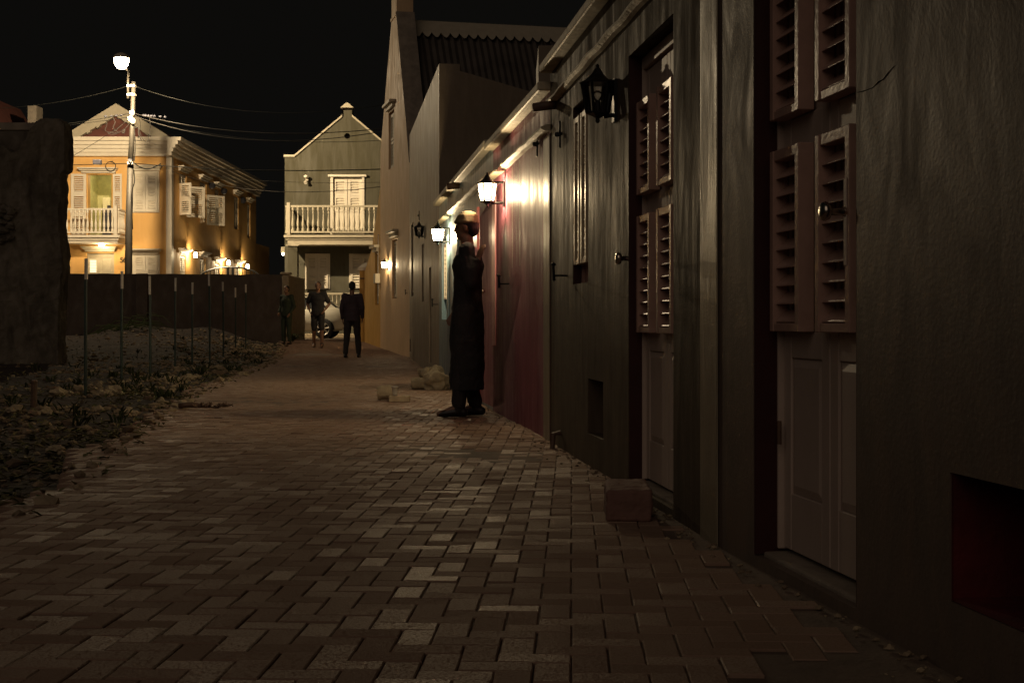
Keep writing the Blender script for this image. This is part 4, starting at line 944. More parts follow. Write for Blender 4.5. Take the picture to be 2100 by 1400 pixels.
curly([(226, 332), (236, 336), (236, 346), (226, 352), (217, 344), (220, 334), (232, 331)], r=.016, mat='cable'); curly([(274, 334), (290, 344), (308, 346), (330, 336)], r=.02, mat='cable')
curly([(275, 330), (277, 300), (275, 260)], r=.02); curly([(274, 348), (276, 372), (270, 400), (272, 470)], r=.018, mat='cable')
for x in (296, 300, 306, 312, 318, 330, 340, 218, 230, 240, 250):
    mb = MB(); yb = 236 + abs(x - 270) * .07; mb.rock((PX(x), 48.3, PZ(yb)), .045, x, 1, .2, (1.2, 1, 1)); mb.build('wire_clip', M['dark_thing'], up_)
mb = MB(); mb.box(PX(195), PX(211), 48.1, 48.3, PZ(339), PZ(329)); mb.build('junction_box', M['dark_thing'], up_, bevel=.02)
def cable(label, a, b, sag, r=.014, mat='cable', group='overhead cables'):
    a, b = Vector(a), Vector(b); mb = MB(); pts = []
    for k in range(25):
        t = k / 24; p_ = a.lerp(b, t); p_.z -= sag * 4 * t * (1 - t); pts.append(p_)
    mb.tube(pts, r * .55, 5); o = mb.build('overhead_cable', M[mat]); tag(o, label, 'cable', group)
Pp = lambda x, y, Y: ((x - 1050) * Y / F, Y, CH - (y - HY) * Y / F)
cable('topmost cable leaving the pole to the right, just under the lamp arm', Pp(276, 177, 48.3), Pp(790, 215, 38.6), .5, .012)
cable('topmost cable leaving the pole to the left, just under the lamp arm', Pp(262, 177, 48.3), Pp(-200, 215, 48.3), .4, .012)
cable('upper of the beaded cables running right from the tangle', Pp(276, 233, 48.3), Pp(783, 264, 38.2), .35, .022, 'cablelight')
cable('lower of the beaded cables running right from the tangle', Pp(276, 238, 48.3), Pp(783, 270, 38.2), .5, .02, 'cablelight')
cable('thin cable sagging below the beaded cables, crossing under the round gable vent', Pp(290, 245, 48.3), Pp(783, 288, 38.3), .3, .012)
cable('slack cable running left from the wire tangle', Pp(266, 233, 48.3), Pp(-250, 262, 48.3), .3, .016)
cable('taut cable running left beneath the slack one', Pp(266, 240, 48.3), Pp(-250, 272, 48.3), .2, .016)
cable('service cable slanting down from the tangle to the left', Pp(263, 246, 48.3), Pp(60, 362, 50), .15, .014)
cable('thick black cable crossing the green gable above its door', Pp(275, 335, 48.3), Pp(781, 347, 38.3), .12, .026)
cable('thick black cable running left from the pole past the junction box', Pp(268, 335, 48.3), Pp(-250, 330, 48.3), .1, .024)
cable('bright pale cable from the orange house past its corner to the gabled house', Pp(352, 351, 57), Pp(780, 383, 38.4), .42, .016, 'cablelight')
cable('faint cable crossing the head of the balcony door', Pp(340, 345, 57), Pp(779, 374, 38.4), .2, .009)

# ---- ruin on the left, dim roof beyond
ru = thing('ruined_wall', 'crumbling dark masonry ruin filling the left edge', 'ruin', (-10.5, 28, 0))
rY = 28.0; RSH = -14; fr_ = Fr((-13.5, rY), (-8.0, rY), flip=True)
rp = [(-260, 285), (0, 288), (12, 296), (22, 300), (40, 313), (55, 302), (66, 280), (75, 262), (84, 250), (95, 243), (120, 242), (135, 243), (144, 249), (148, 262), (149, 350), (138, 353), (139, 400), (135, 430), (136, 470), (141, 520), (141, 560), (137, 600), (136, 640), (133, 680), (134, 810), (-260, 810)]
ro = wall(fr_, [fr_.at(x + RSH, y) for x, y in rp], [], .55, 'masonry', M['ruin'], ru)
rm_ = ro.modifiers.new('remesh', 'REMESH'); rm_.mode = 'VOXEL'; rm_.voxel_size = .04
tx = bpy.data.textures.new('ruin_clouds', 'CLOUDS'); tx.noise_scale = .35; tx.noise_depth = 4
dm = ro.modifiers.new('displace', 'DISPLACE'); dm.texture = tx; dm.strength = .055; dm.texture_coords = 'GLOBAL'; dm.mid_level = .5
txb = bpy.data.textures.new('ruin_chips', 'VORONOI'); txb.noise_scale = .16; txb.distance_metric = 'CHEBYCHEV'
dm2 = ro.modifiers.new('chips', 'DISPLACE'); dm2.texture = txb; dm2.strength = .05; dm2.texture_coords = 'GLOBAL'
wall(fr_, [fr_.at(x + RSH, y, -1.6) for x, y in ((-260, 262), (84, 262), (84, 420), (-260, 420))], [], .3, 'rear_masonry', M['ruin'], ru, d=-1.6)
mb = MB(); fr_.box(mb, -1, fr_.at(82, 255)[0], -.5, -.3, fr_.at(0, 262)[1], fr_.at(0, 247)[1]); mb.build('beam', M['cement'], ru)
mb = MB(); r2 = random.Random(8)
for k in range(26):
    s_, z_ = fr_.at(r2.uniform(-5, 24), r2.uniform(420, 500)); q = fr_.p(s_, .02, z_); mb.rock(tuple(q), r2.uniform(.06, .12), k, 1, .4)
mb.build('exposed_rubble', M['ruin'], ru)
hr = thing('distant_house', 'dim house with red roof and pale wavy verge seen above the ruin', 'house', (-24, 60, 0))
qx = lambda x: (x - 1050) * 60 / F; qz = lambda y: CH - (y - HY) * 60 / F
mb = MB(); mb.hexa([(qx(-160), 60.2, 6), (qx(80), 60.2, 6), (qx(80), 66, 6), (qx(-160), 66, 6), (qx(-60), 60.2, qz(182)), (qx(-58), 60.2, qz(182)), (qx(-58), 66, qz(182)), (qx(-60), 66, qz(182))]); mb.build('roof', M['tile'], hr)
mb = MB(); mb.box(qx(-170), qx(88), 60.5, 66, 0, 6.0); mb.build('wall', M['cement'], hr)
mb = MB()
for k in range(14):
    t0, t1 = k / 14, (k + 1) / 14; xa, xb = qx(-59 + 139 * t0), qx(-59 + 139 * t1); za, zb = [qz(182) + (6.0 - qz(182)) * t for t in (t0, t1)]
    dd = .15 + .1 * r2.random(); mb.hexa([(xa, 59.9, za - dd), (xb, 59.9, zb - dd), (xb, 60.19, zb - dd), (xa, 60.19, za - dd), (xa, 59.9, za + .16), (xb, 59.9, zb + .16), (xb, 60.19, zb + .16), (xa, 60.19, za + .16)])
mb.box(qx(60), qx(78), 59.8, 60.6, 6.2, qz(218)); mb.build('roof_verge', M['cement'], hr)
# ================================================================ CAR
SZ = .28
car = thing('parked_car', 'silver hatchback parked across the end of the alley, tail to the right', 'car', (-7.6, 47.3, SZ))
CXr, CY = -5.5, 47.5; CL = 4.35; HW = .88
def cz(P, t):
    for (a, b), (c, d) in zip(P, P[1:]):
        if t <= c: return b + (d - b) * (t - a) / (c - a)
    return P[-1][1]
BELT = [(0, .90), (.12, .98), (.4, 1.04), (1.0, 1.0), (2.2, .94), (3.1, .90), (3.6, .83), (4.1, .70), (4.3, .58), (4.35, .5)]
SILL = [(0, .42), (.15, .30), (.5, .24), (3.7, .22), (4.2, .26), (4.35, .34)]
PW = [(0, .66), (.10, .78), (.35, .86), (1.0, .88), (3.3, .88), (4.0, .80), (4.25, .68), (4.35, .5)]
ROOF = [(.30, 1.05), (.55, 1.22), (.9, 1.345), (1.5, 1.41), (2.1, 1.41), (2.6, 1.33), (3.2, .98), (3.35, .90)]
mb = MB(); st = [0, .03, .08, .15, .25, .4, .6, .8, 1.0, 1.3, 1.7, 2.2, 2.7, 3.1, 3.4, 3.7, 4.0, 4.2, 4.3, 4.35]
for t in st:
    w, zb, zs = cz(PW, t), cz(BELT, t), cz(SILL, t); mzz = (zb + zs) / 2
    half = [(w * .80, zs), (w * .97, zs + .08), (w, mzz), (w * .99, mzz + .14), (w * .955, zb - .03), (w * .90, zb)]
    for a, b in half: mb.v.append((CXr - t, CY + HW - a, SZ + b))
    for a, b in reversed(half): mb.v.append((CXr - t, CY + HW + a, SZ + b))
for k in range(len(st) - 1):
    for j in range(12):
        q = k * 12; mb.f.append((q + j, q + (j + 1) % 12, q + 12 + (j + 1) % 12, q + 12 + j))
mb.f += [tuple(range(12)), tuple((len(st) - 1) * 12 + j for j in reversed(range(12)))]
cb = mb.build('body', M['carpaint'], car, smooth=True)
def greenhouse(w_in, zoff, a, b, name, mat, smooth=True, n=16, low=0.0):
    mb = MB()
    for k in range(n + 1):
        t = a + (b - a) * k / n; zr_ = cz(ROOF, t) + zoff; zb = cz(BELT, t) - .01 + low; w = cz(PW, t) * .90; wt = w * .80
        zz = max(zr_, zb + .005)
        for y_, z_ in ((w, zb), (wt + (w - wt) * .25, zb + (zz - zb) * .75), (wt * .96, zz - .01), (wt * .6, zz), (-wt * .6, zz), (-wt * .96, zz - .01), (-wt - (w - wt) * .25, zb + (zz - zb) * .75), (-w, zb)):
            mb.v.append((CXr - t, CY + HW - y_ * w_in, SZ + z_))
    for k in range(n):
        for j in range(7): q = k * 8; mb.f.append((q + j, q + j + 1, q + 9 + j, q + 8 + j))
    return mb.build(name, mat, car, smooth=smooth)
greenhouse(.985, -.02, .33, 3.3, 'windows', M['carglass'])
mb = MB(); n = 14                       # roof panel
for k in range(n + 1):
    t = .62 + (2.5 - .62) * k / n; z_ = cz(ROOF, t); w = cz(PW, t) * .90 * .80
    for y_ in (w * 1.03, w * .7, 0, -w * .7, -w * 1.03): mb.v.append((CXr - t, CY + HW - y_, SZ + z_ + .012 - (.03 if abs(y_) > w else 0)))
for k in range(n):
    for j in range(4): q = k * 5; mb.f.append((q + j, q + j + 1, q + 6 + j, q + 5 + j))
mb.build('roof_panel', M['carpaint'], car, smooth=True)
for side in (1, -1):
    mb = MB()
    for pts in ([(.33, .0), (.95, 1)], [(1.35, 0), (1.35, 1)], [(2.25, 0), (2.2, 1)], [(3.25, 0), (2.55, 1)]):
        (t0, _), (t1, _) = pts; w0_ = cz(PW, t0) * .90; w1_ = cz(PW, t1) * .90 * .80
        wid = .30 if t0 < .5 else .05
        a0_, a1_ = Vector((CXr - t0, CY + HW - side * (w0_ + .004), SZ + cz(BELT, t0) - .02)), Vector((CXr - t1, CY + HW - side * (w1_ * 1.035), SZ + cz(ROOF, t1)))
        dv = Vector((wid, 0, 0)); off = Vector((0, -side * .012, 0))
        mb.hexa([a0_ - dv * .1, a0_ - dv, a0_ - dv + off, a0_ - dv * .1 + off, a1_ + dv * .35, a1_ - dv * .35, a1_ - dv * .35 + off, a1_ + dv * .35 + off])
    mb.build('pillars', M['carpaint'], car)
def wheel(x, y, side):
    c = Vector((x, y, SZ + .335)); mb = MB(); prof = [(.20, -.10), (.30, -.105), (.33, -.07), (.335, 0), (.33, .07), (.30, .105), (.20, .10)]
    n = 28
    for r_, h in prof:
        for j in range(n): a = 2 * math.pi * j / n; mb.v.append((c.x + r_ * math.cos(a), c.y + h, c.z + r_ * math.sin(a)))
    for k in range(len(prof) - 1):
        for j in range(n): q = k * n; mb.f.append((q + j, q + (j + 1) % n, q + n + (j + 1) % n, q + n + j))
    w = mb.build('wheel', M['tyre'], car, smooth=True); w.name = 'wheel'
    mb = MB(); yf = c.y - side * .085
    for k in range(7):
        a = 2 * math.pi * k / 7 + .2; p0 = Vector((c.x, yf, c.z)) + Vector((math.cos(a), 0, math.sin(a))) * .04; p1 = Vector((c.x, yf, c.z)) + Vector((math.cos(a), 0, math.sin(a))) * .205
        mb.tube([p0, p1], [.030, .022], 6)
    ring = [(c.x + .205 * math.cos(2 * math.pi * j / 24), yf, c.z + .205 * math.sin(2 * math.pi * j / 24)) for j in range(25)]; mb.tube(ring, .016, 6, cap=False)
    mb.tube([(c.x, yf - side * .02, c.z), (c.x, yf + side * .02, c.z)], .05, 10); mb.build('rim', M['rim'], w)
    mb = MB(); mb.tube([(c.x, c.y - side * .02, c.z), (c.x, c.y + side * .06, c.z)], .2, 20); mb.build('brake_disc', M['dark_thing'], w)
    mb = MB(); n = 16; R1, R2 = .355, .40
    arc1 = [(c.x + .375 * math.cos(math.pi * j / n), CY + HW - side * (HW + .004), c.z + .375 * math.sin(math.pi * j / n)) for j in range(n + 1)]
    mb.face([(c.x + .375 * math.cos(math.pi * j / n), CY + HW - side * (HW + .003), c.z - .04 + .38 * math.sin(math.pi * j / n)) for j in range(n + 1)]); mb.build('wheel_arch', M['black'], car)
for side, y in ((1, CY + .115), (-1, CY + 2 * HW - .115)):
    wheel(CXr - .80, y - side * .10, side); wheel(CXr - 3.45, y - side * .10, side)
for side in (1, -1):
    yb = CY + HW - side * (cz(PW, .2) + .012)
    mb = MB(); ye = CY + HW - side * .62
    mb.hexa([(CXr - .34, yb + side * .06, SZ + .93), (CXr - .10, yb + side * .085, SZ + .74), (CXr + .012, ye, SZ + .76), (CXr + .012, ye, SZ + .90),
             (CXr - .36, yb + side * .02, SZ + .95), (CXr - .12, yb - side * .0, SZ + .73), (CXr + .03, ye - side * .12, SZ + .75), (CXr + .02, ye - side * .12, SZ + .92)]); mb.build('tail_light', M['redlens'], car)
mb = MB()
for t in (1.42, 2.32, 3.18): mb.tube([(CXr - t, CY + HW - cz(PW, t) - .001, SZ + .34), (CXr - t, CY + HW - cz(PW, t) - .002, SZ + .62), (CXr - t - .02, CY + HW - cz(PW, t) * .965 - .002, SZ + cz(BELT, t) - .03)], .005, 4)
mb.build('door_seams', M['black'], car)
for t in (1.5, 2.42):
    mb = MB(); mb.tube([(CXr - t, CY - .006, SZ + .80), (CXr - t - .18, CY - .006, SZ + .80)], .014, 6); mb.build('door_handle', M['rim'], car)
mb = MB(); mb.box(CXr - .02, CXr + .025, CY + .25, CY + 1.5, SZ + .40, SZ + .52); mb.build('bumper', M['dark_thing'], car, bevel=.02)
mb = MB(); mb.box(CXr + .0, CXr + .03, CY + .64, CY + 1.12, SZ + .62, SZ + .74); mb.build('number_plate', M['white'], car)

# ================================================================ PEOPLE
FOLD = bpy.data.textures.new('cloth_folds', 'CLOUDS'); FOLD.noise_scale = .16; FOLD.noise_depth = 3
FOLDREF = None
def fuse(mb, name, mat, parent, vox, smooth=6, loc=None, rotz=0, fac=.5):
    me = bpy.data.meshes.new(name); me.from_pydata([tuple(v) for v in mb.v], [], mb.f); me.materials.append(mat)
    bm = bmesh.new(); bm.from_mesh(me); bmesh.ops.recalc_face_normals(bm, faces=bm.faces); bm.to_mesh(me); bm.free()
    o = bpy.data.objects.new(name, me); COL.objects.link(o)
    if parent: o.parent = parent
    m1 = o.modifiers.new('remesh', 'REMESH'); m1.mode = 'VOXEL'; m1.voxel_size = vox; m1.use_smooth_shade = True
    m2 = o.modifiers.new('smooth', 'SMOOTH'); m2.iterations = smooth; m2.factor = fac
    if name in ('coat', 'shirt', 'trousers', 'shorts', 'scarf', 'hat'):
        m3 = o.modifiers.new('folds', 'DISPLACE'); m3.texture = FOLD; m3.strength = .045 if name == 'coat' else .03; m3.mid_level = .5; m3.texture_coords = 'LOCAL'
    return o
def limb(mb, pts, rs, n=12):
    mb.tube(pts, rs, n)
    for p_, r_ in zip(pts, rs): ball(mb, p_, (r_, r_, r_))
def ball(mb, c, r, n=2):
    bm = bmesh.new(); bmesh.ops.create_icosphere(bm, subdivisions=n, radius=1); b = len(mb.v)
    for v in bm.verts: mb.v.append((c[0] + v.co.x * r[0], c[1] + v.co.y * r[1], c[2] + v.co.z * r[2]))
    for f in bm.faces: mb.f.append(tuple(b + v.index for v in f.verts))
    bm.free()
def torso(mb, rings, n=16):
    b = len(mb.v)
    for c, rx, ry in rings:
        for j in range(n):
            a = 2 * math.pi * j / n; mb.v.append((c[0] + rx * math.cos(a), c[1] + ry * math.sin(a), c[2]))
    for k in range(len(rings) - 1):
        for j in range(n): q = b + k * n; mb.f.append((q + j, q + (j + 1) % n, q + n + (j + 1) % n, q + n + j))
    mb.f.append(tuple(b + j for j in reversed(range(n)))); mb.f.append(tuple(b + (len(rings) - 1) * n + j for j in range(n)))
def hand(mb, wrist, d, palm_n, side, k=1.0, curl=.5):
    """palm, four bent fingers of unequal length and a side thumb; d = direction of the hand, palm_n = palm's normal"""
    w, d, nn = Vector(wrist), Vector(d).normalized(), Vector(palm_n); nn = (nn - d * nn.dot(d)).normalized(); sd = d.cross(nn) * side
    for q in range(4):
        o = (q - 1.5) * .019 * k; a = w + sd * o * .6; b = w + d * .085 * k + sd * o
        mb.tube([a, b], [.013 * k, .0115 * k], 8)
        L = (.072, .080, .074, .058)[q] * k; p1 = b + (d + nn * curl * .35).normalized() * L * .45; p2 = p1 + (d + nn * curl).normalized() * L * .32; p3 = p2 + (d + nn * curl * 2).normalized() * L * .25
        mb.tube([b, p1, p2, p3], [.0098 * k, .009 * k, .008 * k, .0068 * k], 7)
    t0 = w + d * .02 * k - sd * .022 * k; t1 = w + d * .055 * k - sd * .052 * k + nn * .012 * k; t2 = t1 + (d * .8 - sd * .35 + nn * .4).normalized() * .036 * k
    mb.tube([t0, t1, t2], [.014 * k, .011 * k, .0085 * k], 8)
def person(label, x, y, z, rot, H, J, top, bottom, hairm='hair', vox=.012, shorts=False, coat=False, cap=None, sleeves='long', group=None, collar=None, apart=1.0):
    """J: joints in local space for a 1.75 m figure facing +Y"""
    root = thing('person', label, 'person', (x, y, z), group); root.rotation_euler = (0, 0, rot); k = H / 1.75; root.scale = (k, k, k)
    P = {'pelvis': (0, 0, .95), 'chest': (0, .0, 1.30), 'neck': (0, -.01, 1.47), 'head': (0, .02, 1.625),
         'shL': (-.18, 0, 1.42), 'shR': (.18, 0, 1.42), 'elL': (-.24, -.02, 1.14), 'elR': (.24, -.02, 1.14), 'wrL': (-.26, .05, .89), 'wrR': (.26, .05, .89),
         'hiL': (-.09, 0, .92), 'hiR': (.09, 0, .92), 'knL': (-.10, .03, .50), 'knR': (.10, .03, .50), 'anL': (-.11, 0, .09), 'anR': (.11, 0, .09)}
    P.update(J); V = {a: Vector(b) for a, b in P.items()}
    pe, chh, ne, he = V['pelvis'], V['chest'], V['neck'], V['head']
    b = MB()
    torso(b, [(pe - Vector((0, 0, .08)), .13, .10), (pe, .16, .115), (pe.lerp(chh, .4), .135, .095), (chh, .165, .115), (chh.lerp(ne, .55), .16, .09), (ne.lerp(chh, .15), .07, .06)])
    limb(b, [chh.lerp(ne, .6), ne, ne.lerp(he, .45)], [.07, .056, .055])
    ball(b, he + Vector((0, -.005, .03)), (.076, .094, .098)); ball(b, he + Vector((0, .035, -.045)), (.052, .058, .062))    # skull, jaw
    ball(b, he + Vector((0, .098, -.012)), (.013, .020, .022), 1); ball(b, he + Vector((0, .090, .016)), (.008, .014, .02), 1)    # nose
    ball(b, he + Vector((0, .086, -.055)), (.024, .012, .008), 1)                                                          # lips
    for s_ in (-1, 1): ball(b, he + Vector((s_ * .078, -.005, -.002)), (.008, .02, .032), 1); ball(b, he + Vector((s_ * .03, .078, .026)), (.02, .012, .007), 1)
    for s_, S_ in ((-1, 'L'), (1, 'R')):
        sh, el, wr = V['sh' + S_], V['el' + S_], V['wr' + S_]
        limb(b, [chh.lerp(ne, .5), sh], [.07, .058]); limb(b, [sh, sh.lerp(el, .5), el], [.054, .046, .039]); limb(b, [el, el.lerp(wr, .35), wr], [.039, .039, .025])
        hand(b, wr, J.get('hd' + S_, (wr - el).normalized()), J.get('pn' + S_, (-s_, 0, 0)), s_, 1.0, J.get('curl', .5))
        hi, kn, an = V['hi' + S_], V['kn' + S_], V['an' + S_]
        limb(b, [hi, hi.lerp(kn, .5), kn], [.088, .074, .056]); limb(b, [kn, kn.lerp(an, .35), an], [.053, .054, .036]); 
        fd = Vector(J.get('toe' + S_, (0, 1, 0))).normalized(); limb(b, [an, an + fd * .10 + Vector((0, 0, -.045)), an + fd * .17 + Vector((0, 0, -.06))], [.036, .033, .024])
    fuse(b, 'body', M['skin'], root, vox, 4)
    # eyes
    e = MB()
    for s_ in (-1, 1): ball(e, he + Vector((s_ * .031, .083, .010)), (.013, .009, .009), 2)
    e.build('eyes', M['white'], root) if False else None
    eo = fuse(e, 'eyes', M['dark_thing'], root, .004, 0)
    # hair or cap
    hb = MB(); ball(hb, he + Vector((0, -.022, .045)), (.083, .092, .092)); ball(hb, he + Vector((0, -.055, -.005)), (.07, .06, .07)); fuse(hb, 'hair', M[hairm], root, .01, 2)
    if cap:
        c = MB(); torso(c, [(he + Vector((0, .0, .040)), .086, .10), (he + Vector((0, .0, .055)), .095, .112), (he + Vector((0, -.005, .075)), .088, .10), (he + Vector((0, -.01, .115)), .080, .09), (he + Vector((0, -.012, .142)), .052, .06), (he + Vector((0, -.012, .152)), .02, .02)], 20); fuse(c, 'hat', M[cap], root, .008, 3)
    # clothes
    t = MB(); g = .016
    torso(t, [(pe - Vector((0, 0, .10)), .175, .135), (pe, .18, .135), (pe.lerp(chh, .4), .165, .12), (chh, .185, .135), (chh.lerp(ne, .5), .175, .105), (chh.lerp(ne, .85), .085, .07)], 20)
    for s_, S_ in ((-1, 'L'), (1, 'R')):
        sh, el, wr = V['sh' + S_], V['el' + S_], V['wr' + S_]; limb(t, [chh.lerp(ne, .45), sh], [.085, .074])
        if sleeves == 'long': limb(t, [sh, sh.lerp(el, .5), el], [.070, .064, .057]); limb(t, [el, el.lerp(wr, .5), el.lerp(wr, .93)], [.057, .050, .042])
        else: limb(t, [sh, sh.lerp(el, .72)], [.072, .070])
    if coat:
        fdn = pe - Vector((0, 0, .10)); torso(t, [(fdn - Vector((0, 0, .62)), .185, .15), (fdn - Vector((0, 0, .35)), .18, .148), (fdn, .18, .145), (pe, .17, .13)], 24)
    fuse(t, 'coat' if coat else 'shirt', M[top], root, vox, 5)
    tr_ = MB()
    torso(tr_, [(pe - Vector((0, 0, .12)), .165, .125), (pe + Vector((0, 0, .02)), .168, .125)], 20)
    for s_, S_ in ((-1, 'L'), (1, 'R')):
        hi, kn, an = V['hi' + S_], V['kn' + S_], V['an' + S_]; limb(tr_, [hi, hi.lerp(kn, .5), kn], [.102, .09, .076])
        if not shorts: limb(tr_, [kn, kn.lerp(an, .5), kn.lerp(an, .93)], [.076, .070, .062])
    fuse(tr_, 'shorts' if shorts else 'trousers', M[bottom], root, vox, 4)
    for s_, S_ in ((-1, 'L'), (1, 'R')):
        an = V['an' + S_]; fd = Vector(J.get('toe' + S_, (0, 1, 0))).normalized(); fl = Vector((fd.x, fd.y, 0)).normalized(); q = Vector((an.x, an.y, 0)); sh_ = MB()
        limb(sh_, [q - fl * .045 + Vector((0, 0, .045)), q + fl * .05 + Vector((0, 0, .045)), q + fl * .12 + Vector((0, 0, .034)), q + fl * .165 + Vector((0, 0, .028))], [.040, .042, .036, .024]); limb(sh_, [q + Vector((0, 0, .05)), an + Vector((0, 0, .02))], [.045, .046])
        fuse(sh_, 'shoe', M['shoe'], root, .01, 2)
    if collar:
        cc = MB(); torso(cc, [(chh.lerp(ne, .45), .165, .11), (chh.lerp(ne, .7), .14, .10), (chh.lerp(ne, 1.0), .075, .072)], 20); fuse(cc, 'scarf', M[collar], root, .01, 3)
    return root
# near figure: back to the door of the purple house, left arm bent back to the jamb
person('person in long dark coat and pale rounded hat standing at the red door jamb', -.395, 12.62, gz(12.6), R(83), 1.80,
       {'chest': (.0, -.01, 1.30), 'neck': (0, .0, 1.47), 'head': (0, .01, 1.62), 'shL': (-.18, -.02, 1.42), 'elL': (-.28, -.06, 1.14), 'wrL': (-.24, -.125, 1.33), 'hdL': (.1, -.25, .9), 'pnL': (.6, -.7, .1),
        'elR': (.22, -.02, 1.14), 'wrR': (.20, .12, .92), 'knL': (-.10, .03, .5), 'anL': (-.11, .06, .09), 'anR': (.11, -.06, .09), 'toeL': (-.05, 1, 0)},
       'coat', 'trouser', cap='cap', vox=.008, coat=True, collar='paleshirt')
person('person in dark T-shirt and shorts with arms out, walking in front of the silver car', (652 - 1050) * 38.3 / F, 38.3, gz(38.3), R(180), 1.78,
       {'elL': (-.29, -.06, 1.16), 'wrL': (-.19, .12, .99), 'elR': (.29, -.06, 1.16), 'wrR': (.20, .11, .97), 'knL': (-.11, .10, .51), 'anL': (-.12, .10, .09), 'anR': (.12, -.12, .10)}, 'coat', 'coat', shorts=True, sleeves='short')
person('person in plum long-sleeved top seen from behind beside the yellow wing', (722 - 1050) * 33 / F, 33.0, gz(33), R(-5), 1.77,
       {'elL': (-.235, -.04, 1.14), 'wrL': (-.235, .07, .90), 'elR': (.245, -.03, 1.14), 'wrR': (.22, .11, .92), 'knR': (.11, .10, .51), 'anR': (.12, .16, .09), 'anL': (-.13, -.12, .10), 'knL': (-.12, .0, .5)}, 'purpleshirt', 'trouser')
person('person in dark green clothes standing against the end of the lot wall', (588 - 1050) * 40 / F, 40.0, gz(40), R(150), 1.66,
       {'elL': (-.24, -.05, 1.14), 'wrL': (-.20, .10, .93), 'elR': (.24, -.05, 1.14), 'wrR': (.2, .12, .95)}, 'greenshirt', 'greenshirt')

# ================================================================ STAKES
def stake(xp, ytop, ywhite, ybase, label, h=1.55):
    ppm = (ybase - ytop) / h; Y = F / ppm; X = (xp - 1050) / ppm; zb = CH - (ybase - HY) / ppm
    t = thing('marker_stake', label, 'stake', (X, Y, zb), 'white-tipped stakes across the empty lot'); hw = (ybase - ywhite) / ppm; lean = rnd.uniform(-.012, .012)
    mb = MB(); mb.tube([(X, Y, zb - .4), (X + lean * hw, Y, zb + hw)], .013, 6); mb.box(X - .017, X + .017, Y + .0, Y + .012, zb - .3, zb + hw - .01); mb.build('stake_shaft', M['stake'], t)
    mb = MB(); mb.tube([(X + lean * hw, Y, zb + hw + .001), (X + lean * h, Y, zb + h)], .021, 8); mb.build('stake_tip', M['stakewhite'], t)
for a in ((175, 530, 573, 813, 'tallest white-tipped stake, nearest the ruin'), (249, 556, 592, 777, 'second white-tipped stake from the ruin, its tip over the base of the utility pole'),
          (308, 566, 604, 773, 'third white-tipped stake from the ruin, its foot in the rubble'), (359, 570, 597, 747, 'fourth white-tipped stake from the ruin'),
          (394, 579, 603, 747, 'fifth white-tipped stake from the ruin, slim and pale along its length'), (430, 563, 586, 723, 'sixth white-tipped stake from the ruin, its tip over the left end of the gate arch'),
          (458, 578, 597, 717, 'seventh white-tipped stake from the ruin'), (483, 590, 610, 715, 'thinnest white-tipped stake, next to last toward the alley'), (504, 583, 600, 704, 'last white-tipped stake, nearest the wall end')): stake(*a)
mb = MB(); Yb = 2450 / 178; Xb = (68 - 1050) * Yb / F; mb.tube([(Xb, Yb, -.2), (Xb + .01, Yb, soilz(Xb, Yb) + .27)], .030, 10); mb.lathe([(.034, .0), (.036, .015), (.03, .03)], (Xb + .01, Yb, soilz(Xb, Yb) + .25), 10)
tag(mb.build('pipe_stub', M['pipe']), 'short rusty pipe stub standing in the litter at lower left', 'pipe')

# ================================================================ SMALL THINGS ON THE GROUND
bs = thing('stone_chunk', 'rough pale cylinder of stone with a dark underside, behind the brick with the cup', 'stone', (-1.37, 15.2, 0))
mb = MB(); P3 = []; xa, ya = (774 - 1050) * 15.25 / F, 15.25
mb.tube([(xa, ya, .075), (xa + .05, ya, .082), (xa + .13, ya, .085), (xa + .20, ya, .078)], [.068, .076, .078, .066], 20); o = mb.build('stone', M['concrete'], bs, smooth=True, bevel=.006)
sm_ = o.modifiers.new('sub', 'SUBSURF'); sm_.levels = sm_.render_levels = 2; sm_.subdivision_type = 'SIMPLE'; d_ = o.modifiers.new('d', 'DISPLACE'); tx2 = bpy.data.textures.new('chip', 'CLOUDS'); tx2.noise_scale = .05; d_.texture = tx2; d_.strength = .018; d_.texture_coords = 'GLOBAL'
xb_ = (799 - 1050) * 15.0 / F
mb = MB(); mb.box(xb_, xb_ + .215, 14.9, 15.0, .002, .066); tag(mb.build('loose_brick', M['concrete'], bevel=.008), 'loose paving brick with a plastic cup on it', 'brick')
cu_ = thing('plastic_cup', 'clear plastic cup standing on the loose brick', 'cup', ((810 - 1050) * 14.95 / F, 14.95, .067))
mb = MB(); c_ = (cu_.location.x, 14.95, .0675); mb.lathe([(.024, 0), (.026, .02), (.034, .085), (.040, .087), (.041, .096), (.038, .097), (.032, .084), (.024, .02), (.02, .006)], c_, 20); mb.build('cup_wall', M['gloss'], cu_, smooth=True)
# sack heap and log by the blue house
hp = thing('boulder', 'lumpy pale boulder heap at the foot of the blue house under the lantern', 'boulder', (-1.0, 17.9, 0))
Yh = 17.7; qx = lambda x: (x - 1050) * Yh / F
mb = MB(); mb.rock((qx(893), Yh, .10), .19, 5, 4, .45, (1.0, .9, .85)); mb.build('boulder', M['boulder'], hp, smooth=True)
mb = MB(); mb.rock((qx(880), Yh + .15, .17), .13, 9, 4, .5, (1.1, .8, .8)); mb.build('upper_lump', M['boulder'], hp, smooth=True)
mb = MB(); mb.tube([(qx(844), Yh - .05, .075), (qx(850), Yh - .05, .078), (qx(872), Yh, .08)], [.066, .075, .075], 18); tag(mb.build('stone_cylinder', M['boulder'], smooth=False, bevel=.008), 'short grey stone cylinder lying against the boulder heap', 'stone')
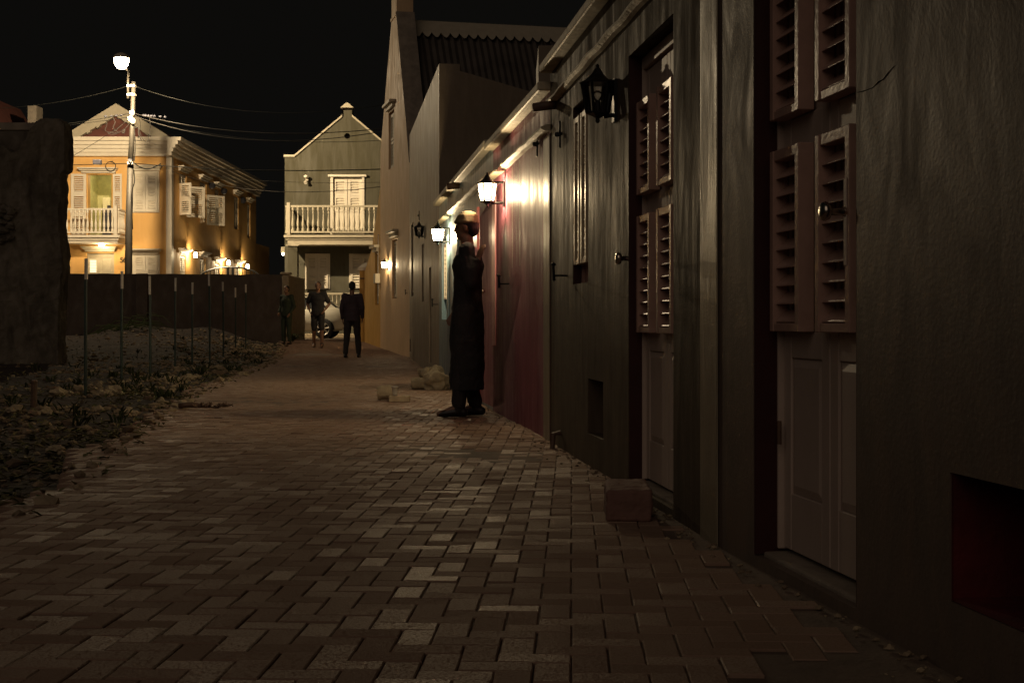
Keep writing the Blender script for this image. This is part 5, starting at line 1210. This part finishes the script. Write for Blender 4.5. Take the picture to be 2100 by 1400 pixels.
# red block by the grey-brown house
rb = MB(); bx0, by0 = (1243 - 1050) * 5.95 / F, 5.98
pts = [(bx0, by0, .0), (bx0 + .195, by0 - .01, .0), (bx0 + .205, by0 + .42, .0), (bx0 + .02, by0 + .42, 0)]
rb.hexa([Vector(p_) for p_ in pts] + [Vector((p_[0] + .004, p_[1] + .006, .135)) for p_ in pts]); o = rb.build('stone_block', M['redblock'], bevel=.015, segs=3)
sm_ = o.modifiers.new('sub', 'SUBSURF'); sm_.levels = sm_.render_levels = 4; sm_.subdivision_type = 'SIMPLE'; d_ = o.modifiers.new('d', 'DISPLACE'); d_.texture = tx2; d_.strength = .014; d_.texture_coords = 'GLOBAL'
tag(o, 'reddish stone block lying at the foot of the grey-brown house beside its door', 'block')
# rope-like palm stalk lying at the edge of the paving
pf = thing('palm_stalk', 'dry knotted palm stalk lying across the left edge of the paving', 'palm stalk', (-2.97, 13.6, 0))
mb = MB(); pxs = lambda x: (x - 1050) * 13.6 / F; pts = [(pxs(368), 13.6, .04), (pxs(385), 13.58, .05), (pxs(405), 13.6, .045), (pxs(430), 13.6, .03)]; mb.tube(pts, [.03, .028, .024, .012], 8); mb.build('stalk', M['pipe'], pf, smooth=True)
mb = MB(); r3 = random.Random(5)
for cx_, n_ in ((418, 26), (455, 26)):
    for k in range(n_):
        a = r3.uniform(0, 6.28); q = Vector((pxs(cx_) + r3.uniform(-.05, .05), 13.6 + r3.uniform(-.04, .04), .03)); mb.tube([q, q + Vector((math.cos(a) * .04, math.sin(a) * .03, r3.uniform(.0, .045))), q + Vector((math.cos(a) * .06, math.sin(a) * .05, r3.uniform(-.01, .03)))], .005, 4)
mb.tube([(pxs(430), 13.6, .03), (pxs(443), 13.6, .02), (pxs(450), 13.6, .025)], .008, 5); mb.build('husk', M['pipe'], pf)
# brush heap by the lot wall
bh = thing('brush_pile', 'heap of bare arching branches against the foot of the lot wall', 'branches', (-11.6, 42.2, .5))
mb = MB()
for k in range(34):
    x0 = r3.uniform(-12.8, -10.9); y0 = r3.uniform(41.4, 42.5); L = r3.uniform(.5, 1.5); a = r3.uniform(-.5, .5); h_ = r3.uniform(.05, .35); z0 = soilz(x0, y0)
    mb.tube([(x0, y0, z0), (x0 + L * .3, y0 + a * .3, z0 + h_), (x0 + L * .7, y0 + a * .6, z0 + h_ * .9), (x0 + L, y0 + a, z0 - .02)], [.016, .014, .01, .006], 5)
mb.build('branches', M['leaf'], bh)

def pix(x, y, z=0): Y = (CH - z) * F / (y - HY); return (x - 1050) * Y / F, Y
# broken stones big enough to tell apart, along the paving edge
mbs = []
r4 = random.Random(11)
spots = [(372, 838, .07), (388, 828, .05), (330, 822, .06), (262, 845, .07), (233, 805, .08), (208, 812, .05), (120, 815, .09), (95, 850, .06), (115, 917, .045), (390, 775, .08), (357, 778, .06), (405, 772, .05), (340, 780, .07), (500, 770, .06), (283, 890, .03), (30, 852, .06)]
adj = ['pale', 'pitted', 'jagged', 'flat', 'rounded', 'dusty', 'squat', 'chipped']
for i_, (x, y, r_) in enumerate(spots):
    X, Y = pix(x, y); mb = MB(); zz = soilz(X, Y) if X < lerp_path(LP, Y) else gz(Y); mb.rock((X, Y, zz + r_ * .3), r_, i_ * 2 + 1, 3, .7, (1.1, 1, .75)); o = mb.build('rubble_stone', M['concrete'])
    where = {0: 'touching the knotted palm stalk', 1: 'just behind the palm stalk', 8: 'alone near the dark left foreground', 14: 'alone on the left paving, smallest of all', 15: 'left of the pipe stub', 6: 'behind the pipe stub to its right', 7: 'in front of the pipe stub', 13: 'farthest out, near the alley mouth'}.get(i_, 'among the litter %s' % ['', '', 'in front of the third stake', 'in front of the second stake', 'between the first and second stakes', 'right of the first stake', '', '', '', 'right of the fourth stake', 'left of the fourth stake', 'right of the fifth stake', 'right of the third stake', '', ''][min(i_, 14)])
    tag(o, '%s broken stone %s' % (adj[i_ % 8], where), 'stone', 'broken stones along the lot edge')
# uncountable litter: leaves, chips, low weeds
mb = MB(); tn = []
def leaf(x, y, z, L, a, tilt):
    u = Vector((math.cos(a), math.sin(a), 0)); v = Vector((-math.sin(a), math.cos(a), 0)); up = Vector((0, 0, 1)); c = Vector((x, y, z)); w = L * r4.uniform(.25, .5)
    i = len(mb.v); 
    for su, sv, sz in ((-.5, 0, 0), (-.1, -.5, .18), (.5, 0, .05), (-.1, .5, .22), (.0, 0, .0)):
        mb.v.append(tuple(c + u * su * L + v * sv * w + up * (sz * L * .7 + tilt * su * L)))
    t = r4.random(); mb.f.extend([(i, i + 1, i + 4), (i + 1, i + 2, i + 4), (i + 2, i + 3, i + 4), (i + 3, i, i + 4)]); tn.extend([t] * 4)
for k in range(15000):
    y = 6 + 36 * r4.random() ** 1.35; e = lerp_path(LP, y); d = abs(r4.gauss(0, 1.0)) * (1.3 if r4.random() < .55 else 3.5) - .25
    if noise.noise(Vector((y * .5, d * .7, 1))) + r4.uniform(-.35, .5) < 0: continue
    x = e - d
    if x < -14 or (d < 0 and r4.random() < .7): continue
    z = (soilz(x, y) if d > .02 else gz(y)) + .008; leaf(x, y, z, r4.uniform(.03, .11), r4.uniform(0, 6.28), r4.gauss(0, .35))
mb.tint = tn; tag(mb.build('leaf_litter', M['leaf']), kind='stuff')
mb = MB(); tn = []
for k in range(5200):
    y = 5 + 37 * r4.random() ** .95; e = lerp_path(LP, y); d = abs(r4.gauss(0, 1.6 if r4.random() < .5 else 4.0)) - .2; x = e - d
    if noise.noise(Vector((y * .7, d * .9, 7))) + r4.uniform(-.4, .4) < 0: continue
    n0 = len(mb.f); r_ = r4.uniform(.008, .035) * (1 + y / 80) * (1.6 if r4.random() < .1 else 1); mb.rock((x, y, (soilz(x, y) if d > .02 else gz(y)) + r_ * .3), r_, k, 1, .6, (1.2, 1, .7)); tn += [r4.random()] * (len(mb.f) - n0)
for k in range(420):       # crumbs along the foot of the row
    y = 2.2 + 32 * r4.random() ** 1.6; x = lerp_path(WP, y) - abs(r4.gauss(0, .07)) - .01; n0 = len(mb.f); r_ = r4.uniform(.003, .011); mb.rock((x, y, gz(y) + r_ * .3), r_, k, 1, .6, (1.3, 1, .7)); tn += [r4.random()] * (len(mb.f) - n0)
mb.tint = tn; tag(mb.build('gravel', M['stone']), kind='stuff')
mb = MB(); tn = []
for k in range(150):
    y = 10 + 30 * r4.random(); e = lerp_path(LP, y); x = e - abs(r4.gauss(.5, 1.2)) - .1
    if noise.noise(Vector((x * .9, y * .5, 3))) < -.02: continue
    z = soilz(x, y)
    for j in range(r4.randint(5, 10)):
        a = r4.uniform(0, 6.28); h_ = r4.uniform(.04, .13); b0_ = Vector((x + r4.gauss(0, .03), y + r4.gauss(0, .03), z)); tip = b0_ + Vector((math.cos(a) * h_ * .8, math.sin(a) * h_ * .8, h_)); s_ = Vector((-math.sin(a), math.cos(a), 0)) * .008
        i = len(mb.v); mb.v += [tuple(b0_ - s_), tuple(b0_ + s_), tuple(b0_.lerp(tip, .6) + s_ * 1.5 + Vector((0, 0, .02))), tuple(tip), tuple(b0_.lerp(tip, .6) - s_ * 1.5 + Vector((0, 0, .02)))]; mb.f.append((i, i + 1, i + 2, i + 3, i + 4)); tn.append(r4.random())
mb.tint = tn; tag(mb.build('weeds', M['foliage']), kind='stuff')
# green plant at the wall end and scraps of litter
pt = thing('fern', 'arching green fern at the end of the lot wall', 'plant', (-6.35, 41.2, gz(41.2)))
for nm, cnt in (('fronds', 40),):
    mb = MB(); tn = []
    for k in range(cnt):
        a = r4.uniform(0, 6.28); L = r4.uniform(.3, .62); b0_ = Vector((-6.35, 41.2, gz(41.2) + .02)); u = Vector((math.cos(a), math.sin(a), 0)); prev = None
        for t in range(7):
            tt = t / 6; c = b0_ + u * L * tt * .8 + Vector((0, 0, L * (tt * 1.25 - tt * tt * .95))); s_ = Vector((-math.sin(a), math.cos(a), 0)) * .035 * math.sin(math.pi * min(.97, tt + .08))
            cur = (tuple(c - s_), tuple(c + s_))
            if prev: i = len(mb.v); mb.v += [prev[0], prev[1], cur[1], cur[0]]; mb.f.append((i, i + 1, i + 2, i + 3)); tn.append(r4.random())
            prev = cur
    mb.tint = tn; mb.build(nm, M['foliage'], pt)
